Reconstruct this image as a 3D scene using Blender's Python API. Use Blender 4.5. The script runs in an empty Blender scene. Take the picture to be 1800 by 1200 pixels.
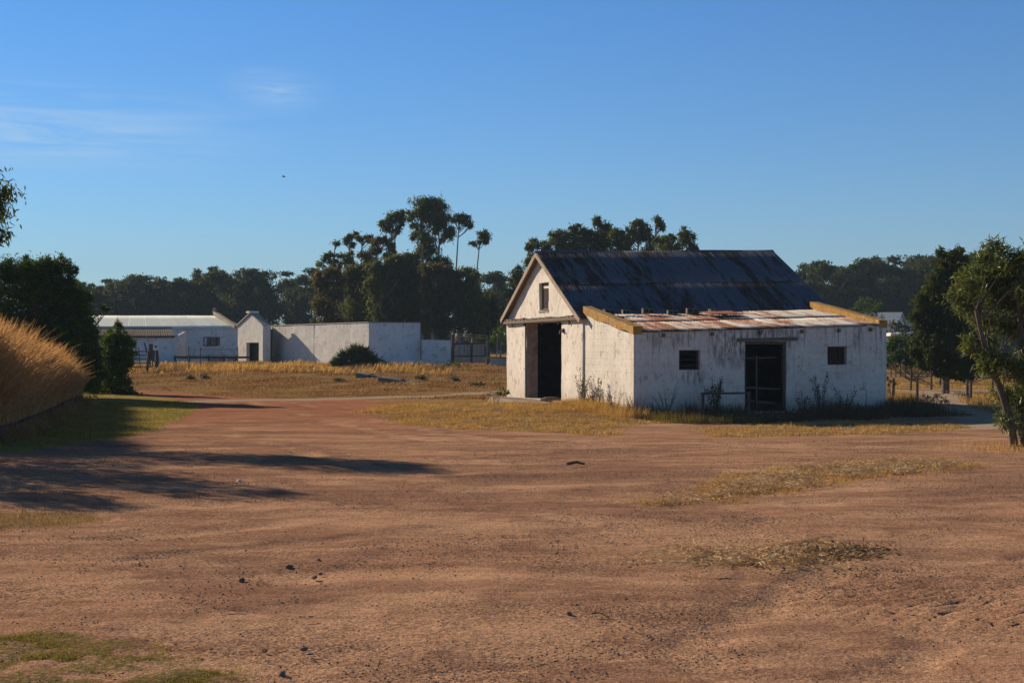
import bpy, math, random
import numpy as np
from mathutils import Vector, Matrix
random.seed(7); RNG = np.random.default_rng(11)
sc = bpy.context.scene
COL = sc.collection
R = math.radians
# ------------------------------------------------------------------ camera, sky, sun, exposure
CAMZ, FPX, HOR = 2.1, 2400.0, 605.0
cd = bpy.data.cameras.new('camera'); cam = bpy.data.objects.new('camera', cd); COL.objects.link(cam)
cam.location = (0, 0, CAMZ); cam.rotation_euler = (R(90), 0, 0)
cd.sensor_width = 36; cd.lens = 36 * FPX / 1800; cd.shift_y = (HOR - 600) / 1800; cd.clip_end = 6000; cd.clip_start = 0.1
sc.camera = cam
SUN_AZ, SUN_EL = 50.0, 23.0                       # degrees left of the view axis, above the horizon
w = bpy.data.worlds.new('World'); sc.world = w; w.use_nodes = True
def sky_world():
    nt = w.node_tree; bg = nt.nodes['Background']
    s = nt.nodes.new('ShaderNodeTexSky'); s.sky_type = 'NISHITA'; s.sun_disc = False
    s.sun_elevation = R(SUN_EL); s.sun_rotation = R(-SUN_AZ); s.altitude = 0; s.air_density = 1.0; s.dust_density = 0.0; s.ozone_density = 3.0
    tc = nt.nodes.new('ShaderNodeTexCoord')
    # thin cirrus streaks low in the left of the sky
    mp = nt.nodes.new('ShaderNodeMapping'); mp.inputs['Rotation'].default_value = (0, R(-4), 0); mp.inputs['Scale'].default_value = (5, 1, 60)
    nz = nt.nodes.new('ShaderNodeTexNoise'); nz.inputs['Scale'].default_value = 1.6; nz.inputs['Detail'].default_value = 9; nz.inputs['Roughness'].default_value = .62; nz.inputs['Distortion'].default_value = 1.4
    nt.links.new(tc.outputs['Generated'], mp.inputs[0]); nt.links.new(mp.outputs[0], nz.inputs['Vector'])
    r1 = nt.nodes.new('ShaderNodeMapRange'); r1.inputs[1].default_value = 0.40; r1.inputs[2].default_value = 0.85
    nt.links.new(nz.outputs[0], r1.inputs[0])
    def blob(c, rad):
        d = nt.nodes.new('ShaderNodeVectorMath'); d.operation = 'SUBTRACT'; d.inputs[1].default_value = c
        nt.links.new(tc.outputs['Generated'], d.inputs[0])
        m = nt.nodes.new('ShaderNodeVectorMath'); m.operation = 'MULTIPLY'; m.inputs[1].default_value = (1 / rad[0], 0, 1 / rad[1])
        nt.links.new(d.outputs[0], m.inputs[0])
        l = nt.nodes.new('ShaderNodeVectorMath'); l.operation = 'LENGTH'; nt.links.new(m.outputs[0], l.inputs[0])
        q = nt.nodes.new('ShaderNodeMapRange'); q.interpolation_type = 'SMOOTHSTEP'
        q.inputs[1].default_value = 1; q.inputs[2].default_value = 0; nt.links.new(l.outputs['Value'], q.inputs[0])
        return q.outputs[0]
    a = blob((-.36, 0, .148), (.26, .045)); b = blob((-.168, 0, .180), (.05, .022))
    ad = nt.nodes.new('ShaderNodeMath'); ad.operation = 'MAXIMUM'; nt.links.new(a, ad.inputs[0]); nt.links.new(b, ad.inputs[1])
    mu = nt.nodes.new('ShaderNodeMath'); mu.operation = 'MULTIPLY'; nt.links.new(ad.outputs[0], mu.inputs[0]); nt.links.new(r1.outputs[0], mu.inputs[1])
    mv = nt.nodes.new('ShaderNodeMath'); mv.operation = 'MULTIPLY'; nt.links.new(mu.outputs[0], mv.inputs[0]); mv.inputs[1].default_value = CLOUD
    hs = nt.nodes.new('ShaderNodeHueSaturation'); hs.inputs['Hue'].default_value = SKYH; hs.inputs['Saturation'].default_value = SKYS; hs.inputs['Value'].default_value = SKYV
    nt.links.new(s.outputs[0], hs.inputs['Color'])
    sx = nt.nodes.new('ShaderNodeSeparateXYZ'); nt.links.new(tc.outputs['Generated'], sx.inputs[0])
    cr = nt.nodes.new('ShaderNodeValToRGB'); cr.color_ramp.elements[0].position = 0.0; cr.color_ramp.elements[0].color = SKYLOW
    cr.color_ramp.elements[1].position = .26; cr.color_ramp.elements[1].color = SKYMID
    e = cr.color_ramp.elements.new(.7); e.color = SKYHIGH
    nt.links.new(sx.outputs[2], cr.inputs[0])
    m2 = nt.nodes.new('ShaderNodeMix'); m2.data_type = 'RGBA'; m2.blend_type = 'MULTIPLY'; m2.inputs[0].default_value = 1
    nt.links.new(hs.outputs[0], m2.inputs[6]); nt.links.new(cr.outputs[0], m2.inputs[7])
    mx = nt.nodes.new('ShaderNodeMix'); mx.data_type = 'RGBA'
    nt.links.new(mv.outputs[0], mx.inputs[0]); nt.links.new(m2.outputs[2], mx.inputs[6]); mx.inputs[7].default_value = CLOUDCOL
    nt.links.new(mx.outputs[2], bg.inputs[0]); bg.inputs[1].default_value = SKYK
SKYK, SKYH, SKYS, SKYV, CLOUD, CLOUDCOL = 0.078, 0.5, 1.15, 1.0, .9, (5.0, 6.8, 9.2, 1)
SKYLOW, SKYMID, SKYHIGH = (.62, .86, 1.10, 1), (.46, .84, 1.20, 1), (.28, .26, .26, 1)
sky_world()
sl = bpy.data.lights.new('sun', 'SUN'); sl.energy = 5.0; sl.angle = R(0.5); sl.color = (1, 0.81, 0.57)
sun = bpy.data.objects.new('sun', sl); COL.objects.link(sun)
S = Vector((-math.sin(R(SUN_AZ)) * math.cos(R(SUN_EL)), math.cos(R(SUN_AZ)) * math.cos(R(SUN_EL)), math.sin(R(SUN_EL))))
sun.rotation_euler = S.to_track_quat('Z', 'Y').to_euler(); sun.location = (-40, 40, 40)
sc.view_settings.view_transform = 'Standard'; sc.view_settings.look = 'None'; sc.view_settings.exposure = 0.40; sc.view_settings.gamma = 1
sc.cycles.max_bounces = 6; sc.cycles.transparent_max_bounces = 8

# ------------------------------------------------------------------ helpers
def tag(o, label=None, cat=None, group=None, kind=None):
    if label: o['label'] = label
    if cat: o['category'] = cat
    if group: o['group'] = group
    if kind: o['kind'] = kind
    return o
def empty(name, loc, label, cat, group=None, rz=0):
    o = bpy.data.objects.new(name, None); COL.objects.link(o); o.location = loc; o.rotation_euler = (0, 0, rz); o.empty_display_size = .2
    return tag(o, label, cat, group)
def mesh(name, V, F, mat, parent=None, smooth=False, col=None, loc=None):
    """V (n,3), F (m,3 or 4) array or list of tuples -> one object"""
    me = bpy.data.meshes.new(name)
    V = np.asarray(V, dtype=np.float32)
    if isinstance(F, np.ndarray):
        k = F.shape[1]; n = len(F)
        me.vertices.add(len(V)); me.vertices.foreach_set('co', V.ravel())
        me.loops.add(n * k); me.loops.foreach_set('vertex_index', F.ravel().astype(np.int32))
        me.polygons.add(n); me.polygons.foreach_set('loop_start', np.arange(0, n * k, k, dtype=np.int32))
        try: me.polygons.foreach_set('loop_total', np.full(n, k, dtype=np.int32))
        except Exception: pass
        me.update(calc_edges=True)
    else:
        me.from_pydata([tuple(map(float, v)) for v in V], [], F); me.update()
    if smooth: me.polygons.foreach_set('use_smooth', np.ones(len(me.polygons), dtype=bool))
    for nm, c in (col or {}).items():
        a = me.color_attributes.new(nm, 'FLOAT_COLOR', 'POINT')
        cc = np.ones((len(V), 4), dtype=np.float32); c = np.asarray(c); cc[:, :c.shape[1]] = c
        a.data.foreach_set('color', cc.ravel())
    me.materials.append(mat)
    o = bpy.data.objects.new(name, me); COL.objects.link(o)
    if parent: o.parent = parent
    if loc is not None: o.location = loc
    return o
class MB:
    """collects simple solids, builds ONE mesh object"""
    def __init__(s): s.V = []; s.F = []
    def add(s, v, f):
        n = len(s.V); s.V += [tuple(p) for p in v]; s.F += [tuple(i + n for i in q) for q in f]
    def box(s, a, b, M=None, j=0):
        (x0, y0, z0), (x1, y1, z1) = a, b
        v = [Vector(p) for p in ((x0, y0, z0), (x1, y0, z0), (x1, y1, z0), (x0, y1, z0), (x0, y0, z1), (x1, y0, z1), (x1, y1, z1), (x0, y1, z1))]
        if j: v = [p + Vector((random.uniform(-j, j), random.uniform(-j, j), random.uniform(-j, j))) for p in v]
        if M: v = [M @ p for p in v]
        s.add(v, [(0, 3, 2, 1), (4, 5, 6, 7), (0, 1, 5, 4), (1, 2, 6, 5), (2, 3, 7, 6), (3, 0, 4, 7)])
    def hexa(s, bot, top):
        s.add(list(bot) + list(top), [(0, 3, 2, 1), (4, 5, 6, 7), (0, 1, 5, 4), (1, 2, 6, 5), (2, 3, 7, 6), (3, 0, 4, 7)])
    def beam(s, p, q, wd, ht):
        """square bar from p to q"""
        p = Vector(p); q = Vector(q); d = (q - p).normalized()
        up = Vector((0, 0, 1)) if abs(d.z) < .9 else Vector((0, 1, 0))
        x = d.cross(up).normalized(); u = x.cross(d).normalized()
        o = [x * sx * wd / 2 + u * su * ht / 2 for sx, su in ((-1, -1), (1, -1), (1, 1), (-1, 1))]
        s.hexa([p + k for k in o], [q + k for k in o])
    def tube(s, pts, rad, n=8, cap=True):
        v, f = tube_arrays(pts, rad, n); s.add(v, [tuple(q) for q in f])
        if cap:
            m = len(v); s.add([], []); b = len(s.V) - m
            s.F.append(tuple(b + i for i in range(n))[::-1]); s.F.append(tuple(b + m - n + i for i in range(n)))
    def build(s, name, mat, parent=None, smooth=False, bevel=0, loc=None):
        o = mesh(name, s.V, s.F, mat, parent, smooth, loc=loc)
        if bevel:
            m = o.modifiers.new('bevel', 'BEVEL'); m.width = bevel; m.segments = 2; m.limit_method = 'ANGLE'
        return o
def tube_arrays(pts, rad, n=6):
    P = np.array([tuple(p) for p in pts], dtype=float); k = len(P)
    rad = np.asarray(rad, dtype=float) if hasattr(rad, '__len__') else np.full(k, rad)
    T = np.gradient(P, axis=0); T /= np.linalg.norm(T, axis=1)[:, None] + 1e-9
    ref = np.where(np.abs(T[:, 2:3]) < .9, np.array([[0, 0, 1.]]), np.array([[1., 0, 0]]))
    A = np.cross(T, ref); A /= np.linalg.norm(A, axis=1)[:, None] + 1e-9
    for i in range(1, k):
        a = A[i - 1] - T[i] * np.dot(A[i - 1], T[i]); A[i] = a / (np.linalg.norm(a) + 1e-9)
    B = np.cross(T, A)
    th = np.linspace(0, 2 * np.pi, n, endpoint=False)
    V = (P[:, None] + rad[:, None, None] * (A[:, None] * np.cos(th)[None, :, None] + B[:, None] * np.sin(th)[None, :, None])).reshape(-1, 3)
    i = np.arange(k - 1)[:, None] * n; j = np.arange(n)[None]; j2 = (j + 1) % n
    F = np.stack([i + j, i + j2, i + n + j2, i + n + j], -1).reshape(-1, 4)
    return V, F
def hsh(ix, iy, seed):
    h = (ix.astype(np.int64) * 374761393 + iy.astype(np.int64) * 668265263 + seed * 1442695041) & 0x7fffffff
    h = ((h ^ (h >> 13)) * 1274126177) & 0x7fffffff
    return ((h ^ (h >> 16)) & 0xffff) / 65535.0
def vn(x, y, seed=0):
    x = np.asarray(x, float); y = np.asarray(y, float)
    ix = np.floor(x); iy = np.floor(y); fx = x - ix; fy = y - iy; fx = fx * fx * (3 - 2 * fx); fy = fy * fy * (3 - 2 * fy)
    a = hsh(ix, iy, seed); b = hsh(ix + 1, iy, seed); c = hsh(ix, iy + 1, seed); d = hsh(ix + 1, iy + 1, seed)
    return (a * (1 - fx) + b * fx) * (1 - fy) + (c * (1 - fx) + d * fx) * fy
def fbm(x, y, seed=0, o=4):
    t = 0; a = .5
    for k in range(o): t = t + a * vn(x * 2 ** k, y * 2 ** k, seed + k * 17); a *= .5
    return t / (1 - .5 ** o)
def sstep(a, b, x): t = np.clip((x - a) / (b - a), 0, 1); return t * t * (3 - 2 * t)

# ------------------------------------------------------------------ terrain
def hz(x, y):
    x = np.asarray(x, float); y = np.asarray(y, float)
    h = -.3 * sstep(22, 41, y)
    h = h + .80 * sstep(66, 104, y) * sstep(6, -6, x - (y - 60) * .10)          # field behind on the left is higher
    h = h - .12 * sstep(12, 22, x) * sstep(36, 48, y) - .20 * np.exp(-(((x - 10) / 7.) ** 2 + ((y - 43.5) / 4.5) ** 2) ** 1.5)
    h = h + .10 * (fbm(x * .18, y * .12, 5, 3) - .5) * sstep(90, 30, y)
    h = h + .16 * np.exp(-(((x - .2) / 5.) ** 2 + ((y - 50.) / 3.2) ** 2)) * 1.0
    far = sstep(330, 900, y); h = h + far * 14 * fbm(x * .002, y * .002, 9, 2)
    return h
def hz1(x, y): return float(hz(np.array([x]), np.array([y]))[0])
def ground_at(px, py):
    rx = (px - 900) / FPX; rz = -(py - HOR) / FPX
    Y = 5.0
    while Y < 400:
        if CAMZ + rz * Y <= hz1(rx * Y, Y): break
        Y *= 1.004
    return (rx * Y, Y, hz1(rx * Y, Y))
def at(px, py, Y): return ((px - 900) / FPX * Y, Y, CAMZ - (py - HOR) / FPX * Y)
def poly_g(pts): return np.array([ground_at(*p)[:2] for p in pts])
def sdist(X, Y, P):
    """signed distance, positive inside polygon P"""
    d = np.full(X.shape, 1e9); ins = np.zeros(X.shape, bool); n = len(P)
    for i in range(n):
        ax, ay = P[i]; bx, by = P[(i + 1) % n]
        ex, ey = bx - ax, by - ay; t = np.clip(((X - ax) * ex + (Y - ay) * ey) / (ex * ex + ey * ey + 1e-9), 0, 1)
        d = np.minimum(d, np.hypot(X - ax - t * ex, Y - ay - t * ey))
        c = ((ay > Y) != (by > Y)) & (X < ex * (Y - ay) / (ey if abs(ey) > 1e-9 else 1e-9) + ax); ins ^= c
    return np.where(ins, d, -d)
Z = {
 'lawn': poly_g([(-500, 800), (20, 797), (90, 788), (190, 773), (285, 752), (352, 716), (320, 704), (250, 694), (120, 686), (-500, 690)]),
 'dryA': poly_g([(640, 722), (700, 706), (800, 702), (900, 702), (1030, 712), (1114, 716), (1180, 742), (1100, 748), (1062, 764), (960, 758), (800, 752), (700, 744)]),
 'dryB': poly_g([(1230, 755), (1330, 747), (1450, 744), (1640, 744), (1715, 750), (1640, 760), (1420, 766), (1260, 768)]),
 'strawC': poly_g([(1150, 888), (1235, 862), (1290, 838), (1360, 828), (1500, 812), (1640, 808), (1700, 820), (1590, 832), (1480, 842), (1400, 862), (1280, 880)]),
 'strawD': poly_g([(1090, 990), (1170, 966), (1260, 957), (1440, 953), (1535, 972), (1520, 1000), (1400, 1006), (1240, 1006)]),
 'greenE': poly_g([(-300, 1105), (40, 1112), (150, 1118), (290, 1145), (400, 1178), (420, 1240), (300, 1330), (-300, 1330)]),
 'dryF': poly_g([(-200, 905), (60, 893), (170, 900), (190, 912), (100, 928), (-200, 945)]),
 'shade': poly_g([(1114, 712), (1560, 702), (1640, 720), (1662, 738), (1500, 744), (1180, 742)]),
 'greenS': poly_g([(1020, 722), (1200, 728), (1190, 745), (1080, 742)]),
}
def fieldmask(X, Y):
    """dry grass far fields: left of barn beyond the road, and everything to the right rear"""
    yl = np.interp(X, [-60, -26, -20, -15, -10, -5, -1, 2, 6], [86, 78, 72, 66, 60, 59, 59, 64, 70])
    L = sstep(-1.2, 1.2, Y - yl) * sstep(7, 5, X - (Y - 60) * .12)
    Rr = sstep(0, 2.5, Y - np.interp(X, [13, 15, 18, 22, 30], [49, 47, 49, 50, 47])) * sstep(10, 13, X)
    return np.clip(L + Rr, 0, 1)
def pathmask(X, Y):
    """pale track running from the road to behind the barn, and the one right of the barn"""
    y0 = np.interp(X, [-18, -12, -8, -4, 0, 4], [56, 58.5, 60.5, 63, 69, 78]); wd = np.interp(X, [-18, -12, -4, 0], [.2, 1.8, 2.2, 3.0])
    a = sstep(1, .4, np.abs(Y - y0) / wd) * sstep(6, 3, X) * sstep(-18, -13, X)
    x1 = np.interp(Y, [38, 42, 46, 52, 60, 70], [13.5, 15.2, 16.0, 16.8, 18.8, 22]); w1 = np.interp(Y, [38, 46, 60, 75], [2.6, 1.4, 1.3, 2.5])
    b = sstep(1, .45, np.abs(X - x1) / w1) * sstep(39, 41, Y) * sstep(78, 66, Y)
    c = sstep(1, .4, np.abs(Y - 74) / 4) * sstep(17, 21, X) * sstep(42, 36, X)
    return np.clip(a + b + c, 0, 1)
def redmask(X, Y):
    d = sstep(30, 50, Y) * sstep(5, -5, X) * .95
    return np.clip(d, 0, 1)
def zones(X, Y):
    nz = (fbm(X * .9, Y * .9, 31, 4) - .5) * 1.3; nf = (fbm(X * 4, Y * 4, 37, 3) - .5) * .5
    def m(k, soft=.35, rag=1.): return sstep(-soft, soft, sdist(X, Y, Z[k]) + (nz + nf) * rag)
    lawn = m('lawn', .3, .5); dry = np.maximum.reduce([m('dryA', .5, 1.0), m('dryB', .4, .7), m('dryF', .3, .4) * .8])
    straw = np.maximum(m('strawC', .5, .7), m('strawD', .35, .45)) * .9
    green = np.maximum(m('greenE', .3, .5) * sstep(.22, .50, fbm(X * 3, Y * 3, 55, 3)), 0)
    fld = fieldmask(X + nz, Y + nz * 1.5); pth = pathmask(X, Y + nz * 1.2); sh = m('shade', .4, .5)
    fld = fld * (1 - pth)
    return dict(lawn=lawn, dry=np.clip(dry + fld * (1 - dry), 0, 1), straw=straw, green=np.clip(green, 0, 1), path=pth, red=redmask(X, Y), shade=sh, field=fld)

# ------------------------------------------------------------------ materials
class NT:
    def __init__(s, name):
        s.m = bpy.data.materials.new(name); s.m.use_nodes = True; s.nt = s.m.node_tree; s.b = s.nt.nodes['Principled BSDF']
        s.out = s.nt.nodes['Material Output']; s.b.inputs['Roughness'].default_value = .9
        s.tc = None
    def n(s, t, **kw):
        x = s.nt.nodes.new('ShaderNode' + t)
        for k, v in kw.items():
            if k.startswith('_'): s.nt.links.new(v, x.inputs[int(k[1:])])
            elif k[0] == 'i' and k[1:].isdigit(): x.inputs[int(k[1:])].default_value = v
            else: setattr(x, k, v)
        return x
    def l(s, a, b): s.nt.links.new(a, b)
    def coord(s, kind='Object'):
        if not s.tc: s.tc = s.n('TexCoord')
        return s.tc.outputs[kind]
    def mapped(s, scale=(1, 1, 1), rot=(0, 0, 0), kind='Object'):
        m = s.n('Mapping'); s.l(s.coord(kind), m.inputs[0]); m.inputs['Scale'].default_value = scale; m.inputs['Rotation'].default_value = rot
        return m.outputs[0]
    def noise(s, scale, detail=4, rough=.55, vec=None, dist=0):
        x = s.n('TexNoise'); x.inputs['Scale'].default_value = scale; x.inputs['Detail'].default_value = detail; x.inputs['Roughness'].default_value = rough; x.inputs['Distortion'].default_value = dist
        s.l(vec if vec is not None else s.coord(), x.inputs['Vector']); return x.outputs[0]
    def ramp(s, v, a, b, lo=0, hi=1):
        x = s.n('MapRange'); x.inputs[1].default_value = a; x.inputs[2].default_value = b; x.inputs[3].default_value = lo; x.inputs[4].default_value = hi
        s.l(v, x.inputs[0]); return x.outputs[0]
    def math(s, op, a, b=None):
        x = s.n('Math', operation=op)
        for i, v in enumerate((a, b)):
            if v is None: continue
            if isinstance(v, (int, float)): x.inputs[i].default_value = v
            else: s.l(v, x.inputs[i])
        return x.outputs[0]
    def mix(s, f, a, b, mode='MIX'):
        x = s.n('Mix', data_type='RGBA', blend_type=mode)
        for i, v in ((0, f), (6, a), (7, b)):
            if isinstance(v, (int, float)): x.inputs[i].default_value = v
            elif isinstance(v, tuple): x.inputs[i].default_value = tuple(v) + ((1,) if len(v) == 3 else ())
            else: s.l(v, x.inputs[i])
        return x.outputs[2]
    def attr(s, name):
        x = s.n('Attribute', attribute_name=name); sp = s.n('SeparateColor'); s.l(x.outputs['Color'], sp.inputs[0]); return sp.outputs
    def bump(s, h, strength=.5, dist=.02):
        x = s.n('Bump'); x.inputs['Strength'].default_value = strength; x.inputs['Distance'].default_value = dist; s.l(h, x.inputs['Height']); s.l(x.outputs[0], s.b.inputs['Normal'])
    def base(s, c):
        if isinstance(c, tuple): s.b.inputs['Base Color'].default_value = c + ((1,) if len(c) == 3 else ())
        else: s.l(c, s.b.inputs['Base Color'])
    def set(s, **kw):
        for k, v in kw.items(): s.b.inputs[k.replace('_', ' ')].default_value = v

def ground_mat():
    t = NT('ground'); v = t.coord()
    a = t.attr('zoneA'); b = t.attr('zoneB')
    big = t.noise(.35, 5, .6); mid = t.noise(2.2, 6, .65); fine = t.noise(28, 5, .7); grit = t.noise(110, 3, .7)
    streak = t.noise(1.2, 6, .65, t.mapped((.35, 1.6, 1)))
    c = t.mix(t.ramp(big, .38, .62), (.58, .36, .225), (.47, .265, .165))
    c = t.mix(t.math('MULTIPLY', t.ramp(streak, .42, .62), .8), c, (.28, .15, .095))
    gm = t.ramp(t.noise(.55, 6, .62, t.mapped((.6, 1.3, 1))), .40, .62)
    red = t.mix(t.ramp(mid, .3, .7), (.46, .185, .10), (.34, .13, .07))
    c = t.mix(b[0], c, red)
    c = t.mix(t.ramp(mid, .45, .75), c, (.54, .335, .21), 'MIX')
    tk = t.attr('zoneC'); en = t.noise(5, 9, .75, t.mapped((.6, 1.4, 1)))
    def edge(a, k=1.3, lo=.38, hi=.62): return t.ramp(t.math('ADD', a, t.math('MULTIPLY', t.math('SUBTRACT', en, .5), k)), lo, hi)
    c = t.mix(t.math('MULTIPLY', edge(tk[0]), .45), c, (.60, .38, .24)); c = t.mix(t.math('MULTIPLY', edge(tk[1]), .48), c, (.25, .14, .10))
    sp = t.noise(48, 8, .8); cl_ = t.noise(7, 9, .78)
    c = t.mix(1.0, c, t.mix(t.ramp(sp, .36, .62), (1.50, 1.46, 1.42), (.70, .67, .67)), 'MULTIPLY'); c = t.mix(1.0, c, t.mix(t.ramp(cl_, .36, .66), (1.20, 1.20, 1.20), (.84, .82, .81)), 'MULTIPLY')
    c = t.mix(t.math('MULTIPLY', t.ramp(fine, .44, .60), t.ramp(gm, 0, 1, .25, .95)), c, (.14, .085, .065))
    vo = t.n('TexVoronoi', feature='F1'); vo.inputs['Scale'].default_value = 30; t.l(v, vo.inputs['Vector'])
    peb = t.math('MULTIPLY', t.ramp(vo.outputs[0], .34, .24), t.ramp(t.noise(1.1, 5, .65), .42, .52))
    vc = t.n('SeparateColor'); t.l(vo.outputs['Color'], vc.inputs[0])
    pc = t.mix(t.ramp(vc.outputs[0], .3, .9), (.09, .06, .055), (.40, .29, .22))
    c = t.mix(t.math('MULTIPLY', peb, .8), c, pc)
    c = t.mix(t.math('MULTIPLY', t.ramp(grit, .50, .64), t.ramp(gm, 0, 1, .3, .9)), c, (.10, .06, .05))
    pth = t.mix(mid, (.34, .26, .19), (.44, .35, .26)); c = t.mix(b[1], c, pth)
    lawn = t.mix(t.ramp(mid, .35, .65), (.24, .19, .06), (.40, .28, .10)); c = t.mix(edge(a[0], .8), c, lawn)
    dry = t.mix(t.ramp(mid, .35, .65), (.44, .30, .125), (.28, .18, .08)); dry = t.mix(t.ramp(fine, .4, .7), dry, (.16, .10, .05)); dry = t.mix(t.math('MULTIPLY', t.ramp(t.noise(.22, 6, .65, t.mapped((.5, 1.5, 1))), .46, .60), .7), dry, (.20, .125, .075)); c = t.mix(edge(a[1], 1.0), c, dry)
    sc_ = t.ramp(t.noise(16, 5, .7), .40, .62); straw = t.mix(t.noise(60, 2), (.52, .36, .18), (.22, .13, .07)); c = t.mix(t.math('MULTIPLY', a[2], sc_), c, straw)
    gr = t.mix(fine, (.07, .09, .02), (.15, .15, .05)); c = t.mix(t.math('MULTIPLY', t.math('MULTIPLY', edge(b[2], 1.2), t.ramp(t.noise(22, 5, .7), .42, .55)), .8), c, gr)
    t.base(c); t.set(Roughness=1.0); t.b.inputs['Specular IOR Level'].default_value = 0
    h = t.math('ADD', t.math('MULTIPLY', fine, .7), t.math('ADD', t.math('MULTIPLY', mid, .5), t.math('MULTIPLY', t.math('SUBTRACT', 1, vo.outputs[0]), .25)))
    t.bump(h, .6, .022)
    return t.m
def foliage_mat(name, c1, c2, trans=.35, scale=.5, rough=.55, spec=.3, tint=(1.25, 1.2, .55)):
    t = NT(name); nb = t.noise(scale, 2, .5); ns = t.noise(scale * 14, 2, .6)
    c = t.mix(t.ramp(nb, .35, .65), c1, c2); c = t.mix(t.ramp(ns, .3, .75), c, tuple(x * .5 for x in c1))
    t.base(c); t.set(Roughness=rough); t.b.inputs['Specular IOR Level'].default_value = spec
    tr = t.n('BsdfTranslucent'); t.l(t.mix(1.0, c, tint, 'MULTIPLY'), tr.inputs[0])
    ms = t.n('MixShader'); ms.inputs[0].default_value = trans
    t.l(t.b.outputs[0], ms.inputs[1]); t.l(tr.outputs[0], ms.inputs[2]); t.l(ms.outputs[0], t.out.inputs[0])
    return t.m
def simple_mat(name, c1, c2, scale=4, rough=.85, bump=.3, stretch=(1, 1, 1), metallic=0):
    t = NT(name); n = t.noise(scale, 5, .65, t.mapped(stretch)); t.base(t.mix(t.ramp(n, .3, .7), c1, c2)); t.set(Roughness=rough, Metallic=metallic); t.bump(n, bump, .02)
    return t.m
def plaster_mat(name, white, dirt, courses=0, drips=.5, zt=2.8, stains=()):
    """lime-washed wall: courses showing through, drips below the eave, dirt near the ground (object space, z up)"""
    t = NT(name); g = t.n('SeparateXYZ'); t.l(t.coord(), g.inputs[0])
    big = t.noise(.8, 5, .6); mid = t.noise(5, 6, .65); fine = t.noise(40, 4, .6)
    c = t.mix(t.ramp(big, .35, .68), white, tuple(x * .84 for x in white)); pl = t.noise(2.6, 6, .7, t.mapped((1, 1, .8))); c = t.mix(t.math('MULTIPLY', t.ramp(pl, .585, .61), .55), c, (.30, .21, .15)); c = t.mix(t.math('MULTIPLY', t.ramp(mid, .52, .72), .45), c, dirt)
    st = t.noise(1.0, 6, .6, t.mapped((9, 9, .5))); zf = t.ramp(g.outputs[2], zt - 1.9, zt, 0, 1)
    dr = t.math('MULTIPLY', t.math('MULTIPLY', t.ramp(st, .54, .66), zf), drips); c = t.mix(dr, c, tuple(x * .38 for x in dirt))
    s2 = t.ramp(t.noise(1.6, 7, .7, t.mapped((5, 5, .9))), .44, .60)
    for cx_, cz_, rx_, rz_, k_ in stains:
        dx_ = t.math('DIVIDE', t.math('SUBTRACT', g.outputs[0], cx_), rx_); dz_ = t.math('DIVIDE', t.math('SUBTRACT', g.outputs[2], cz_), rz_)
        rr_ = t.math('ADD', t.math('MULTIPLY', dx_, dx_), t.math('MULTIPLY', dz_, dz_)); c = t.mix(t.math('MULTIPLY', t.math('MULTIPLY', t.ramp(rr_, 1, .2), s2), k_), c, (.085, .06, .045))
    low = t.math('MULTIPLY', t.ramp(g.outputs[2], .75, .0, 0, 1), t.ramp(mid, .3, .6)); c = t.mix(t.math('MULTIPLY', low, .65), c, tuple(x * .8 for x in dirt))
    h = mid
    if courses:
        sx = t.n('CombineXYZ'); t.l(t.math('ADD', g.outputs[0], g.outputs[1]), sx.inputs[0]); t.l(t.math('ADD', g.outputs[2], t.math('MULTIPLY', t.math('SUBTRACT', big, .5), .06)), sx.inputs[1])
        br = t.n('TexBrick'); t.l(sx.outputs[0], br.inputs['Vector']); br.inputs['Scale'].default_value = 1; br.inputs['Mortar Size'].default_value = .009; br.inputs['Mortar Smooth'].default_value = .3
        br.inputs['Brick Width'].default_value = .47; br.inputs['Row Height'].default_value = .235
        f = t.math('MULTIPLY', t.math('MULTIPLY', br.outputs['Fac'], t.ramp(t.noise(1.7, 4, .7), .42, .62)), courses)
        c = t.mix(f, c, tuple(x * .40 for x in dirt)); h = t.math('SUBTRACT', mid, t.math('MULTIPLY', br.outputs['Fac'], .5))
    cr = t.n('TexVoronoi', feature='DISTANCE_TO_EDGE'); cr.inputs['Scale'].default_value = .55
    dv = t.n('VectorMath', operation='ADD'); t.l(t.coord(), dv.inputs[0]); nn = t.n('TexNoise'); nn.inputs['Scale'].default_value = 2.5; nn.inputs['Detail'].default_value = 5; t.l(t.coord(), nn.inputs['Vector']); t.l(nn.outputs['Color'], dv.inputs[1]); t.l(dv.outputs[0], cr.inputs['Vector'])
    c = t.mix(t.math('MULTIPLY', t.ramp(cr.outputs[0], .010, .002), .25), c, tuple(x * .45 for x in dirt))
    t.base(c); t.set(Roughness=.92); t.b.inputs['Specular IOR Level'].default_value = .2; t.bump(t.math('ADD', h, t.math('MULTIPLY', fine, .35)), .55, .03)
    return t
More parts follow.
